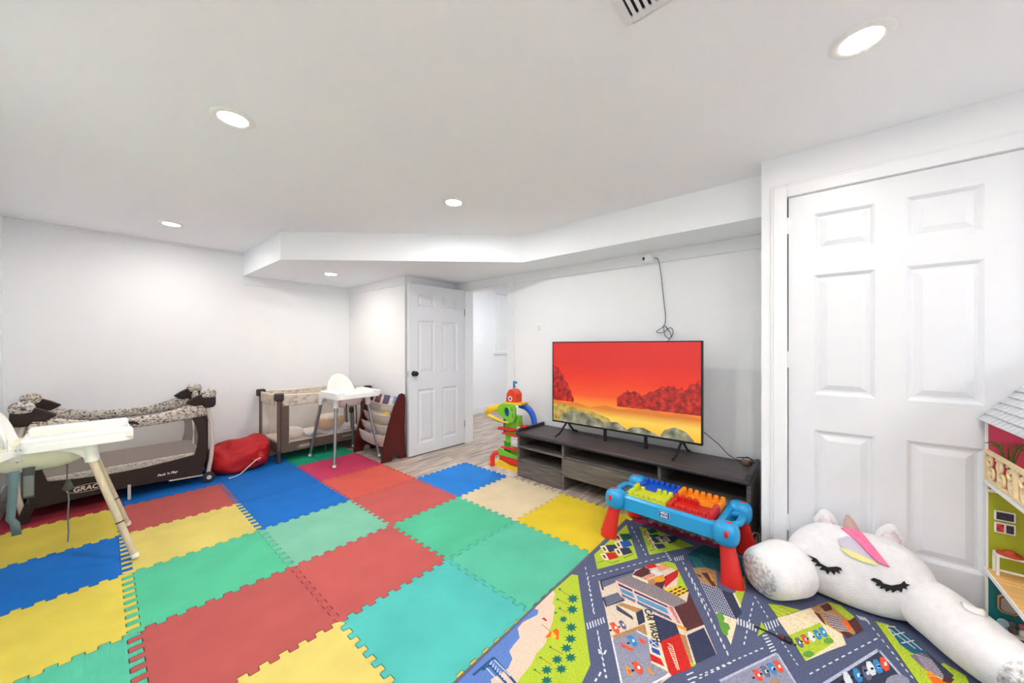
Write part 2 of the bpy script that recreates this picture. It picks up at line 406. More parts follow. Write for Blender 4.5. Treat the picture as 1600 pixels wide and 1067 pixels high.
TILES = [
 (-1,-4,'dred','dark red foam tile half under the brown playpen by the left wall'), (-1,-3,'yellow','yellow foam tile under the near high chair, beside the dark red tile'),
 (-1,-2,'blue','blue foam tile at the left edge between two yellow tiles'), (-1,-1,'yellow','large yellow foam tile at the left edge in front of the blue one'),
 (-1,0,'ribbed','ribbed green foam tile in the bottom left corner'), (-1,1,'yellow','yellow foam tile against the left wall, closest to the viewer'),
 (0,-4,'blue','blue foam tile mostly hidden under the brown playpen'), (0,-3,'red','red foam tile in front of the brown playpen'),
 (0,-2,'pale','yellow foam tile with the high chair foot on its corner'), (0,-1,'green','green foam tile between the yellow tile and the large red tile on the left'),
 (0,0,'red','large red foam tile in the left foreground'), (0,1,'pale','yellow foam tile cut off by the bottom of the picture beside the teal one'),
 (1,-4,'blue','blue foam tile under the red bean bag'), (1,-3,'blue','blue foam tile in front of the red bean bag'), (1,-2,'blue','blue foam tile bordering the pale mint tile'),
 (1,-1,'mint','pale mint green foam tile between blue and red tiles'), (1,0,'rose','large red foam tile in the middle foreground'), (1,1,'teal','teal foam tile in the foreground along the city rug'),
 (1,2,'yellow','yellow foam tile nearly hidden under the city rug'),
 (2,-4,'emerald','dark green foam tile under the tan playpen'), (2,-3,'pink','pink foam tile under the grey legged high chair'), (2,-2,'coral','orange red foam tile next to the pink tile'),
 (2,-1,'rose','red foam tile whose corner meets the mint and green tiles'), (2,0,'green','green foam tile between the red and the cream tiles'), (2,1,'sea','green foam tile whose corner lies against the city rug'),
 (3,-1,'sky','bright blue foam tile nearest the doorway'), (3,0,'cream','cream foam tile in front of the left end of the television stand'), (3,1,'lemon','bright yellow foam tile in front of the television stand'),
 (3,2,'magenta','magenta foam tile showing under the block table')]
for i, j, c, l in TILES:
    o = MB().prism(tile_poly(i, j), .0008, .0125).build('foam_mat', FC[c])
    tag(o, l, 'foam tile', 'interlocking foam floor tiles')

# ------------------------------------------------------------------ printed city rug
RZ = .0205
def on_x(p): return p
RUG = [(2.452, .985), (.45, .990), (.44, -.57), (2.452, -.58)]
def rugmat(name, rgb, var=.16):
    return mat('rug_'+name, rgb, .95, var=var, vscale=260, bump=.35, bscale=500, spec=.15)
rug = thing('city_play_rug', 'printed play rug with roads, houses and parked cars', 'rug', (0, 0, 0))
MB().prism(RUG, .0128, .0195).build('pile', rugmat('road', (84, 90, 116), .2), rug, bevel=.002)
MB().prism([(2.460, .994), (.44, .999), (.43, -.58), (2.460, -.59)], .0127, .0186).build('binding', rugmat('binding', (104, 100, 104)), rug)
LAY = [0]; PKEY = []; PMB = MB()
def zoom(x0, y0, s): return lambda q: W(x0+q[0]/s, y0+q[1]/s, RZ)
def inrug(p): return (min(max(p[0], .455), 2.448), min(max(p[1], -.57), .984))
def pr(col, Z, *polys):
    """one printed colour layer; each layer a hair above the last so that prints overlap in order"""
    LAY[0] += 1; z = .0196+LAY[0]*.00001
    if col not in PKEY: PKEY.append(col)
    b = PMB; b.m = PKEY.index(col)
    for p in polys: b.flat([inrug(Z(q)) for q in p], z)
def prl(col, Z, lines, w):
    LAY[0] += 1; z = .0196+LAY[0]*.00001
    if col not in PKEY: PKEY.append(col)
    b = PMB; b.m = PKEY.index(col)
    for a, c in lines: b.stroke(inrug(Z(a)), inrug(Z(c)), w, z)
def dashes(Z, a, c, nd, fill=.5):
    return [((a[0]+(c[0]-a[0])*k/nd, a[1]+(c[1]-a[1])*k/nd), (a[0]+(c[0]-a[0])*(k+fill)/nd, a[1]+(c[1]-a[1])*(k+fill)/nd)) for k in range(nd)]
def lerp(a, b, t): return (a[0]+(b[0]-a[0])*t, a[1]+(b[1]-a[1])*t)
def strips(q, nn, fill=.5, axis=0):         # stripes across a quad q = [tl, tr, br, bl]
    o = []
    for k in range(nn):
        t0, t1 = k/nn, (k+fill)/nn
        if axis == 0: o.append([lerp(q[0], q[1], t0), lerp(q[0], q[1], t1), lerp(q[3], q[2], t1), lerp(q[3], q[2], t0)])
        else: o.append([lerp(q[0], q[3], t0), lerp(q[1], q[2], t0), lerp(q[1], q[2], t1), lerp(q[0], q[3], t1)])
    return o
def star(c, r, k=9, ratio=.42, rot=0):
    return [(c[0]+(r if i % 2 == 0 else r*ratio)*math.cos(rot+math.pi*i/k), c[1]+(r if i % 2 == 0 else r*ratio)*.8*math.sin(rot+math.pi*i/k)) for i in range(2*k)]
def blob(c, rx, ry, k=12): return [(c[0]+rx*math.cos(2*math.pi*i/k), c[1]+ry*math.sin(2*math.pi*i/k)) for i in range(k)]
Z1 = zoom(700, 900, 6.154); Z2 = zoom(930, 880, 5.705); Z3 = zoom(1080, 860, 5.155); Z4 = zoom(1260, 920, 4.706); Z0 = zoom(900, 720, 4.444); Z6 = zoom(1140, 780, 3.478)
# coast
pr('grass', Z1, [(1190,-20),(1250,-10),(1250,0),(1370,850),(1285,1028),(1200,1200),(560,1200),(660,1028),(730,930),(800,850),(850,740),(930,660),(975,520),(1010,420),(1015,350),(1030,290),(1005,260),(1030,170),(980,150)])
pr('sand', Z1, [(1030,170),(1005,260),(1030,290),(1015,350),(1010,420),(975,520),(930,660),(850,740),(800,850),(730,930),(660,1028),(560,1200),(330,1200),(420,1028),(410,990),(500,940),(580,880),(620,790),(590,720),(630,660),(690,590),(670,500),(720,440),(860,370),(870,325),(780,280),(980,120)])
pr('water', Z1, [(870,325),(860,370),(720,440),(670,500),(690,590),(630,660),(590,720),(620,790),(580,880),(500,940),(410,990),(420,1028),(330,1200),(-160,1200),(60,1000),(780,280)])
prl('bridge', Z1, [((240,950),(440,780)),((440,780),(650,1028)),((400,850),(560,1028)),((330,900),(400,850))], .010)
prl('white', Z1, [((445,800),(600,960)),((370,880),(480,1000))]+[((420+22*k, 815+24*k),(405+22*k, 850+24*k)) for k in range(7)], .0035)
prl('rust', Z1, [((1080,130),(1180,200)),((1060,220),(1170,280)),((1070,310),(1140,350)),((900,460),(985,530)),((890,780),(1000,850)),((840,900),(900,940)),((980,680),(1110,750))], .003)
for k, c in enumerate([(1200,215),(1195,318),(1110,412),(1185,490),(1180,600),(1140,690),(1180,780),(1050,800),(1090,890),(950,900),(950,1000)]):
    pr('palm', Z1, star(c, 62 if k != 2 else 44, 8, .52, k*.5))
for c in [(1075,125),(1055,222),(1075,308),(1035,352),(890,780),(835,898),(985,680)]: pr('palm', Z1, star(c, 17, 6, .5))
pr('orange', Z1, [(930,590),(975,540),(1045,500),(1068,525),(1062,612),(985,585)])
pr('yellow', Z1, [(985,585),(1000,520),(1045,575),(1030,600)])
pr('red', Z1, [(900,405),(925,395),(955,425),(940,432)])
# road markings
prl('white', Z1, dashes(Z1, (1345,0), (1412,385), 9)+dashes(Z1, (1437,520), (1530,1000), 9), .0048)
pr('white', Z1, *strips([(1330,450),(1510,385),(1525,440),(1345,510)], 7, .42))
prl('white', Z1, [((1520,710),(1500,750)),((1450,700),(1460,745)),((1470,920),(1450,960)),((1430,980),(1415,1010))], .007)
prl('white', Z0, dashes(Z0, (65,735), (125,1067), 9)+dashes(Z0, (110,800), (640,655), 13)+dashes(Z0, (385,455), (495,670), 7)+dashes(Z0, (740,700), (940,1060), 10), .0048)
# houses, upper left
pr('grass', Z0, [(125,650),(350,440),(430,675),(148,752)], [(440,455),(560,480),(720,545),(820,590),(510,652)])
for (x, y, c) in [(165,645,'red'),(165,592,'navy'),(262,612,'navy'),(262,562,'blue'),(262,515,'deepgreen')]:
    pr('cream', Z0, [(x,y),(x+38,y-8),(x+66,y+42),(x+34,y+44)])
    pr(c, Z0, [(x+38,y-8),(x+105,y-12),(x+132,y+24),(x+66,y+42)])
    pr('navy', Z0, [(x+18,y+8),(x+32,y+6),(x+44,y+30),(x+34,y+32)])
for (x, y, c) in [(470,480,'deepgreen'),(490,520,'deepgreen'),(505,545,'navy'),(525,585,'navy'),(560,530,'blue'),(600,545,'deepgreen'),(615,530,'navy')]:
    pr('cream', Z0, [(x-12,y),(x+14,y-6),(x+46,y+26),(x+28,y+30)])
    pr(c, Z0, [(x+14,y-6),(x+78,y-12),(x+100,y+14),(x+46,y+26)])
    pr('red', Z0, [(x,y+3),(x+9,y+1),(x+20,y+16),(x+13,y+18)])
prl('deepgreen', Z0, [((150,708),(200,690)),((200,690),(250,710)),((250,710),(300,690)),((330,675),(400,645)),((515,625),(570,600)),((570,600),(640,610))], .004)
pr('white', Z0, *strips([(615,630),(625,625),(670,695),(655,700)], 5, .5, 1)[:5]); pr('white', Z0, *strips([(680,670),(750,652),(758,685),(690,695)], 5, .45))
# park and stadium, under the block table
pr('darkteal', Z0, [(770,650),(900,560),(1030,560),(1185,690),(1165,800),(1100,830),(960,745),(820,740)])
prl('tealline', Z0, [((775+14*k, 655+3*k),(840+14*k, 740+3*k)) for k in range(6)]+[((860,650+16*k),(1010,690+16*k)) for k in range(5)], .0048)
pr('grass', Z0, [(1105,850),(1168,800),(1178,890),(1130,990)]); pr('cream', Z0, [(1088,920),(1100,915),(1140,1000),(1130,1015)])
# downtown block
pr('beige', Z2, [(45,235),(30,155),(350,60),(560,0),(710,0),(830,250),(970,545),(1085,810),(890,905),(690,995),(560,1090),(235,1090),(135,640),(85,390)])
pr('grass', Z2, [(560,0),(640,-20),(710,0),(835,252),(730,200),(740,100),(700,50)])
pr('navy', Z2, [(38,150),(350,58),(352,72),(60,160),(78,236),(62,240)], [(60,305),(80,300),(105,372),(260,318),(265,332),(95,388)])
pr('slate', Z2, [(60,160),(345,74),(330,110),(190,165),(75,215)], [(78,300),(200,258),(262,318),(104,370)])
pr('maroon', Z2, [(700,388),(815,345),(835,250),(880,350),(972,545),(815,606)])
pr('roofgrey', Z2, [(180,150),(330,92),(480,155),(640,235),(820,345),(700,390)])
pr('pinkwall', Z2, [(180,150),(700,390),(782,560),(690,515),(380,370),(222,290)])
pr('navy', Z2, [(200,175),(640,378),(652,398),(212,200)], [(232,268),(655,470),(690,512),(246,295)])
pr('skyblue', Z2, [(214,215),(340,270),(352,312),(240,262)], [(362,280),(640,405),(662,455),(382,330)], *strips([(245,280),(650,480),(676,500),(262,298)], 26, .5))
prl('navy', Z2, [((225+11*k, 218+5*k),(244+11*k, 262+5*k)) for k in range(10)]+[((375+13*k, 285+5.9*k),(392+13*k, 333+5.9*k)) for k in range(20)], .0022)
pr('pinkwall', Z2, [(328,232),(345,238),(382,370),(364,362)])
pr('rust', Z2, *strips([(655,385),(690,392),(765,545),(735,530)], 10, .6, 1))
pr('maroon', Z2, [(335,100),(360,70),(440,30),(520,80),(415,125)])
pr('cream', Z2, [(330,100),(470,155),(470,180),(335,120)])
pr('red', Z2, [(440,20),(520,0),(560,30),(470,50)], [(610,120),(745,50),(735,120),(620,220)])
pr('orange', Z2, *strips([(430,120),(545,78),(560,100),(455,150)], 6, .55), *strips([(540,20),(640,10),(670,45),(580,70)], 6, .55))
pr('white', Z2, [(480,75),(520,60),(600,95),(560,110)])
pr('tan', Z2, [(470,150),(610,100),(600,228),(520,190),(472,180)]); pr('maroon', Z2, [(525,188),(600,130),(640,120),(600,230)]); pr('amber', Z2, blob((572,140), 52, 28))
pr('yellow', Z2, [(610,232),(730,200),(832,250),(752,300)])
pr('maroon', Z2, *[[(655+38*a+34*b, 252-18*a+16*b),(683+38*a+34*b, 238-18*a+16*b),(700+38*a+34*b, 247-18*a+16*b),(672+38*a+34*b, 260-18*a+16*b)] for a in range(3) for b in range(3)])
pr('amber', Z2, [(722,540),(812,575),(815,602),(735,570)])
pr('tan', Z2, [(150,645),(440,540),(468,655),(365,602),(172,672)], [(240,350),(420,410),(365,440),(190,365)], [(750,625),(805,640),(880,900),(850,920)])
pr('charcoal', Z2, [(186,370),(330,470),(342,505),(192,415)], [(362,442),(420,408),(450,520),(386,552)])
pr('slate', Z2, *strips([(200,385),(325,470),(332,495),(205,412)], 6, .3))
pr('lot', Z2, [(150,675),(368,602),(470,655),(500,880),(650,968),(560,1090),(240,1090)])
prl('white', Z2, [((150,670),(240,1090)),((670,985),(480,1090)),((368,600),(470,655))], .007)
pr('cream', Z2, [(428,415),(512,448),(575,700),(470,655)], [(470,655),(575,700),(655,970),(500,885)])
pr('navy', Z2, [(512,448),(720,538),(752,628),(580,698)])
pr('red', Z2, [(580,698),(752,626),(862,935),(682,1000),(655,970)], [(485,800),(585,850),(620,920),(498,868)])
pr('blue', Z2, [(475,668),(555,695),(575,760),(492,725)], [(498,745),(570,775),(585,825),(510,790)])
prl('white', Z2, [((475,668),(575,760)),((555,695),(492,725))], .004)
pr('navy', Z2, [(818,640),(968,572),(1082,812),(900,900)])
pr('grass', Z2, [(840,880),(880,890),(890,915),(860,925)])
for k in range(11): prl('cream', Z2, [((645+7*k+(k % 2)*6, 712+21*k),(690+5*k, 732+20*k))], .004)
prl('cream', Z2, [((650,745),(735,950)),((690,740),(750,950))], .003)
prl('white', Z2, dashes(Z2, (800,40), (1200,850), 14)+dashes(Z2, (1215,885), (900,1040), 6)+[((815,995),(875,970)),((825,1040),(885,1015)),((835,1075),(890,1055))], .0048)
prl('white', Z2, dashes(Z2, (20,610), (100,1050), 8), .0048)
def car(Z, x, y, col, s=1.0, ang=0):
    ca, sa = math.cos(ang), math.sin(ang)
    def T(p): return (x+s*(p[0]*ca-p[1]*sa), y+s*(p[0]*sa+p[1]*ca))
    pr('black', Z, [T(q) for q in blob((-28,-34), 15, 9)], [T(q) for q in blob((30,40), 14, 9)], [T(q) for q in blob((-34,22), 13, 9)])
    pr(col, Z, [T(q) for q in [(-38,-44),(-8,-52),(22,-20),(42,14),(46,40),(20,54),(-8,30),(-28,-6)]])
    pr('glass', Z, [T(q) for q in [(-2,-10),(14,-16),(26,8),(6,14)]])
for x, y, c, s in [(172,575,'carred',1.0),(242,548,'slate',.8),(330,690,'carblue',1.0),(375,930,'carred',1.15)]: car(Z2, x, y, c, s)
pr('amber', Z2, [(265,905),(300,920),(335,1000),(290,990)], [(440,910),(480,930),(530,985),(500,992)]); pr('carred', Z2, [(285,940),(310,950),(325,985),(305,985)], [(225,700),(260,725),(350,770),(330,785),(240,745)], [(390,660),(450,700),(450,725),(400,700)])
# tower block and triangle
pr('tan', Z3, [(10,140),(120,135),(200,165),(210,300),(75,255)]); pr('maroon', Z3, [(80,178),(130,180),(205,290),(170,285)], [(35,185),(75,200),(90,220),(60,210)])
pr('amber', Z3, [(135,185),(160,190),(180,250),(165,245)])
pr('navy', Z3, [(75,255),(235,315),(357,556),(190,492)]); pr('charcoal', Z3, [(235,315),(335,345),(410,502),(358,556)])
prl('gridline', Z3, [(lerp((75,255),(190,492),k/10), lerp((235,315),(357,556),k/10)) for k in range(11)]+[(lerp((75,255),(235,315),k/8), lerp((190,492),(357,556),k/8)) for k in range(9)], .0035)
pr('cream', Z3, [(190,492),(372,560),(320,760)], [(335,345),(350,340),(405,450),(392,465)]); pr('leaf', Z3, [(200,508),(245,500),(270,545),(262,575),(300,590),(316,630),(295,650),(300,685),(262,680),(240,640)])
pr('grass', Z3, [(352,340),(432,208),(440,300),(400,440)])
pr('white', Z3, *strips([(370,542),(545,610),(535,660),(372,595)], 7, .5), *strips([(588,585),(700,548),(722,600),(612,645)], 5, .42))
pr('white', Z3, *strips([(572,685),(610,675),(695,815),(650,835)], 6, .4, 1))
pr('grass', Z3, [(565,572),(612,646),(532,692)])
prl('white', Z3, dashes(Z3, (500,420), (420,780), 8)+dashes(Z3, (510,370), (630,560), 5)+dashes(Z3, (660,630), (870,940), 9)+dashes(Z3, (580,785), (0,1035), 13)+dashes(Z3, (0,225), (310,860), 12), .0048)
# right block
pr('cream', Z3, [(690,545),(960,462),(1200,640),(1250,760),(1134,800),(925,890),(785,680)])
pr('grass', Z3, [(620,430),(720,440),(880,480),(700,542)], [(788,682),(1035,580),(1155,740),(920,890)])
prl('rust', Z3, [((650,455),(790,520)),((700,450),(830,505)),((640,480),(740,530))], .003)
for x, y, c in [(868,742,'slate'),(915,716,'carred'),(965,694,'white'),(1015,678,'carblue'),(1060,658,'carblue')]: car(Z3, x, y, c, .82)
pr('leaf', Z3, blob((945,835), 45, 26), blob((1105,728), 40, 24))
pr('tan', Z6, [(440,590),(540,555),(600,580),(700,720),(640,752),(540,690)]); pr('maroon', Z6, [(490,580),(540,560),(560,600),(520,610)], [(640,660),(680,640),(730,712),(690,735)], [(455,610),(490,625),(530,690),(505,670)], [(600,720),(640,715),(675,740),(640,755)])
pr('violet', Z6, [(495,610),(590,640),(650,720),(570,705)]); prl('cream', Z6, [(lerp((495,610),(570,705),k/6), lerp((590,640),(650,720),k/6)) for k in range(7)], .0025)
pr('orange', Z6, [(605,650),(640,660),(665,700),(650,715)]); pr('grass', Z6, [(530,560),(600,575),(680,640),(650,660),(600,620)])
prl('white', Z6, [((690+14*k, 630+4*k),(715+14*k, 655+4*k)) for k in range(4)], .0048)
prl('white', Z4, dashes(Z4, (450,240), (800,680), 10)+dashes(Z4, (520,365), (0,640), 11), .0048)
# car parks along the bottom
pr('lot', Z3, [(230,1052),(690,828),(845,1075),(800,1200),(260,1200)]); prl('gridline', Z3, [((230,1052),(690,828)),((690,828),(850,1085))], .008)
for x, y, c in [(535,1005,'carred'),(595,975,'slate'),(648,952,'carblue'),(700,935,'carred')]: car(Z3, x, y, c, .95)
pr('tan', Z3, [(630,1062),(690,1040),(720,1067),(700,1100),(640,1100)])
pr('charcoal', Z4, [(150,692),(530,450),(740,692),(780,800),(80,800)]); prl('gridline', Z4, [((130,700),(530,448)),((530,448),(755,705))], .010)
for x, y, c in [(300,665,'white'),(372,635,'carblue'),(440,620,'slate'),(470,585,'white'),(520,570,'carblue'),(570,552,'carred')]: car(Z4, x, y, c, 1.0, .12)
pr('lot', Z4, blob((670,690), 90, 60))
# strip along the closet
pr('grass', Z4, [(508,240),(600,262),(900,600),(1010,545),(1170,640),(1250,800),(900,800)])
pr('cream', Z4, [(580,270),(650,275),(760,390),(690,410)])
pr('deepteal', Z4, [(595,278),(680,290),(860,440),(880,500),(770,470),(690,410)]); prl('white', Z4, [((610,295),(800,440)),((650,290),(850,450)),((640,340),(720,320)),((700,400),(790,380))], .005)
pr('violet', Z4, [(760,490),(850,470),(930,530),(1035,672),(900,620)]); prl('white', Z4, [(lerp((800,480),(900,620),k/7), lerp((930,530),(1035,672),k/7)) for k in range(8)], .0028)
pr('charcoal', Z4, [(870,450),(1085,640),(1060,670),(1030,665),(930,530)]); pr('orange', Z4, [(880,625),(960,650),(1040,700),(950,720)]); pr('amber', Z4, [(870,590),(930,620),(960,650),(900,650)]); pr('maroon', Z4, [(1010,640),(1090,665),(1060,700),(1000,680)])
PC = dict(grass=(168,188,54), sand=(222,188,168), water=(92,122,184), bridge=(44,84,124), white=(212,212,216), rust=(158,70,52), palm=(34,104,92), orange=(228,98,34), yellow=(236,182,52), red=(190,40,36),
          cream=(226,204,172), navy=(56,60,84), blue=(44,84,160), deepgreen=(36,92,70), darkteal=(28,78,82), tealline=(60,124,132), beige=(208,190,170), slate=(100,102,122), maroon=(88,50,50), roofgrey=(132,122,124),
          pinkwall=(222,178,172), skyblue=(104,178,214), tan=(170,128,84), amber=(214,144,44), charcoal=(58,62,80), lot=(138,138,156), black=(26,26,32), glass=(206,222,232), carred=(222,82,52), carblue=(60,130,186),
          gridline=(176,178,196), leaf=(96,150,64), violet=(124,106,124), deepteal=(40,98,122))
PMB.build('printed_pattern', [rugmat(c, PC[c]) for c in PKEY], rug, recalc=False, kind='stuff')
CWP = [W(930+q[0]/5.705, 880+q[1]/5.705, RZ) for q in ((470,428), (545,680), (428,415), (512,448))]
d = Vector((CWP[1][0]-CWP[0][0], CWP[1][1]-CWP[0][1], 0)); u = Vector((CWP[2][0]-CWP[3][0], CWP[2][1]-CWP[3][1], 0))
Mt = basis(((CWP[0][0]+CWP[1][0])/2, (CWP[0][1]+CWP[1][1])/2, .0196+(LAY[0]+4)*.00001), d, Vector((0, 0, 1)).cross(d))
text_mesh('lettering', 'CAR WASH', .046, rugmat('ink', (36, 34, 40)), rug, Mt, bold=.0008, ext=0, sx=.80)
# ------------------------------------------------------------------ television stand
WOODT = mat('stand_top', (70, 63, 64), .45, var=.22, vscale=5, stretch=(16, 1, 16))
WOODF = mat('stand_front', (100, 92, 87), .5, var=.26, vscale=5, stretch=(16, 1, 20))
WOODD = mat('stand_edge', (50, 44, 46), .42, var=.1, vscale=8)
WOODI = mat('stand_inside', (34, 31, 31), .6, var=.15, vscale=6, stretch=(12, 1, 12))
st = thing('television_stand', 'long low dark wood television stand with open shelves and two drawers', 'TV stand', (2.656, 2.149, 0), math.radians(-1.7))
SL, SD, SH = 1.88, .415, .425          # local: x depth, y runs 0..-SL
def sp(name, m, *q, bev=.002): return MB().box(q[0], -q[3], q[2], q[1], -q[4], q[5]).build(name, m, st, bevel=bev) if False else MB().box(q[0], q[1], q[2], q[3], q[4], q[5]).build(name, m, st, bevel=bev)
sp('top_board', WOODT, -.012, -SL, SH-.03, SD, 0, SH, bev=.004)
MB().tube([(-.012, -.006, SH-.016), (-.012, -SL+.006, SH-.016)], .017, 10).build('front_moulding', WOODD, st, smooth=60)
for y in (-.012, -SL+.012):
    MB().prism([(-.014, SH-.02), (-.014, SH+.012), (.01, SH+.03), (SD, SH+.03), (SD, SH-.02)], y-.014, y+.014, 'y').build('end_lip', WOODD, st, bevel=.006)
sp('side_panel', WOODF, .004, -.022, 0, SD, 0, SH-.03); sp('side_panel', WOODF, .004, -SL, 0, SD, -SL+.022, SH-.03)
sp('divider', WOODF, .002, -.530, 0, SD-.01, -.508, SH-.03); sp('divider', WOODF, .002, -1.345, .0, SD-.01, -1.323, SH-.03)
sp('back_panel', WOODI, SD-.012, -SL+.02, 0, SD, -.02, SH-.03)
sp('shelf', WOODF, .006, -.508, .272, SD-.012, -.022, .292)
sp('shelf', WOODF, .01, -.508, .146, SD-.012, -.022, .160)
dr = sp('drawer', WOODF, -.002, -.507, .004, .02, -.023, .144)
sp('shelf', WOODF, .02, -1.323, .276, SD-.012, -.53, .288)
sp('drawer', WOODF, -.002, -1.322, .122, .02, -.531, .275)
MB().box(.02, -1.32, .122, SD-.02, -.533, .2).build('drawer_box', WOODI, st)
sp('shelf', WOODF, .006, -SL+.022, .236, SD-.012, -1.345, .262)
sp('bottom_board', WOODI, .01, -SL+.022, .004, SD-.012, -1.345, .02)

# ------------------------------------------------------------------ television
tv = thing('television', 'black flat screen television showing a red sky over autumn trees', 'television', (2.862, 1.878, .455), math.atan2(-.018, -1.296)+math.pi/2+math.pi)
# local: x to the wall, y from the left edge (0) to the right edge (-TW), z up from the stand
TW, T0, TH = 1.296, .103, .757
tv.rotation_euler = (0, 0, math.radians(-.8))
MB().box(0, -TW, T0, .03, 0, T0+TH).build('housing', BLACK, tv, bevel=.004)
MB().box(.03, -TW+.12, T0+.05, .062, -.12, T0+.48).build('back_cover', BLACK, tv, bevel=.01)
bz = MB()
for q in [(-.004, -TW, T0, .002, 0, T0+.014), (-.004, -TW, T0+TH-.009, .002, 0, T0+TH), (-.004, -.009, T0, .002, 0, T0+TH), (-.004, -TW, T0, .002, -TW+.011, T0+TH)]: bz.box(*q)
bz.build('bezel', mat('bezel_black', (14, 15, 20), .3), tv, bevel=.001)
SW, SHt = TW-.02, TH-.023
def em(name, nodes): 
    m = bpy.data.materials.new(name); m.use_nodes = True; nt = m.node_tree; p = nt.nodes['Principled BSDF']
    p.inputs['Base Color'].default_value = (.01, .01, .01, 1); p.inputs['Roughness'].default_value = .3
    p.inputs['Emission Strength'].default_value = 1.0
    tc = nt.nodes.new('ShaderNodeTexCoord'); r = nt.nodes.new('ShaderNodeValToRGB')
    if nodes[0] == 'grad':
        sx = nt.nodes.new('ShaderNodeSeparateXYZ'); nt.links.new(tc.outputs['Object'], sx.inputs[0])
        mr = nt.nodes.new('ShaderNodeMapRange'); mr.inputs[1].default_value = nodes[2]; mr.inputs[2].default_value = nodes[3]
        nz = nt.nodes.new('ShaderNodeTexNoise'); nz.inputs['Scale'].default_value = 3.2; nz.inputs['Detail'].default_value = 2
        mp = nt.nodes.new('ShaderNodeMapping'); mp.inputs['Scale'].default_value = (1, .5, 3); mp.inputs['Rotation'].default_value = (.5, 0, 0)
        nt.links.new(tc.outputs['Object'], mp.inputs[0]); nt.links.new(mp.outputs[0], nz.inputs['Vector'])
        ad = nt.nodes.new('ShaderNodeMath'); ad.operation = 'MULTIPLY_ADD'; ad.inputs[1].default_value = nodes[4]; ad.inputs[2].default_value = 0
        a2 = nt.nodes.new('ShaderNodeMath'); a2.operation = 'ADD'
        nt.links.new(sx.outputs['Z'], mr.inputs[0]); nt.links.new(nz.outputs['Fac'], ad.inputs[0]); nt.links.new(mr.outputs[0], a2.inputs[0]); nt.links.new(ad.outputs[0], a2.inputs[1])
        nt.links.new(a2.outputs[0], r.inputs[0])
    else:
        nz = nt.nodes.new('ShaderNodeTexNoise'); nz.inputs['Scale'].default_value = nodes[2]; nz.inputs['Detail'].default_value = 6
        nt.links.new(tc.outputs['Object'], nz.inputs['Vector']); nt.links.new(nz.outputs['Fac'], r.inputs[0])
    el = r.color_ramp.elements
    while len(el) < len(nodes[1]): el.new(.5)
    for e, (ps, c) in zip(el, nodes[1]): e.position = ps; e.color = (*lin(c), 1)
    nt.links.new(r.outputs[0], p.inputs['Emission Color']); return m
def scr(name, m, polys, d, parent):
    b = MB()
    for q in polys: b.add([(-.0012-d*.0002, -.01-SW*u, T0+.014+SHt*v) for u, v in q], [list(range(len(q)))])
    return b.build(name, m, parent, recalc=False)
pic = scr('screen', em('screen_sky', ('grad', [(0, (246, 200, 80)), (.3, (246, 150, 50)), (.52, (238, 84, 34)), (.8, (230, 46, 26)), (1, (214, 36, 26))], T0+.05, T0+.62, .22)), [[(0,0),(1,0),(1,1),(0,1)]], 0, tv)
def canopy(u0, u1, vb, prof, k, seed):
    rr = random.Random(seed); o = [(u0, vb)]
    for i in range(k+1):
        t = i/k; x = t*(len(prof)-1); a = int(min(x, len(prof)-2)); v = prof[a]+(prof[a+1]-prof[a])*(x-a)
        o.append((u0+(u1-u0)*t, v+rr.uniform(-.018, .022)))
    o.append((u1, vb)); return o
TREEM = em('screen_trees', ('noise', [(.35, (108, 18, 20)), (.5, (172, 26, 24)), (.68, (216, 52, 34))], 26))
scr('screen_trees', TREEM, [canopy(0, .175, .26, [.72, .66, .5, .3], 14, 3)], 1, pic); scr('screen_trees', TREEM, [canopy(.5, 1, .27, [.36, .46, .42, .5, .55, .52, .62], 34, 5)], 1, pic)
scr('screen_haze', em('screen_gold', ('grad', [(0, (236, 180, 44)), (.6, (246, 202, 84)), (1, (214, 120, 44))], T0+.03, T0+.2, .25)), [[(0,.0),(1,0),(1,.245),(.9,.27),(.8,.25),(.7,.28),(.6,.26),(.5,.24),(.42,.27),(.3,.22),(.2,.26),(.1,.24),(0,.27)]], 2, pic)
scr('screen_meadow', em('screen_meadow', ('noise', [(.3, (120, 96, 40)), (.6, (196, 170, 84))], 18)), [[(0,.0),(.5,0),(.44,.12),(.32,.17),(.2,.19),(.08,.22),(0,.215)]], 3, pic)
scr('screen_rocks', em('screen_rocks', ('noise', [(.3, (70, 74, 60)), (.55, (140, 136, 112)), (.75, (196, 190, 168))], 14)),
    [[(.05,.02),(.08,.10),(.16,.15),(.27,.14),(.36,.10),(.42,.05),(.4,0),(.07,0)], [(.55,0),(.6,.06),(.67,.07),(.74,.03),(.78,0)], [(.77,.0),(.8,.08),(.86,.125),(.92,.09),(.96,.02),(.965,0)], [(.36,0),(.42,.07),(.5,.09),(.56,.03),(.57,0)]], 4, pic)
for y in (-.155, -1.155):
    f = MB().tube([(-.16, y+.02, .006), (-.1, y+.012, .026), (.012, y, T0+.014), (.1, y-.012, .026), (.16, y-.02, .006)], [.008, .010, .013, .010, .008], 8, sx=.7)
    f.build('foot', BLACK, tv, smooth=50)
for y in (-.53, -.88): MB().box(.012, y-.012, .0, .028, y+.012, T0+.01).build('support_stub', BLACK, tv)
tv.location.z = SH+.001

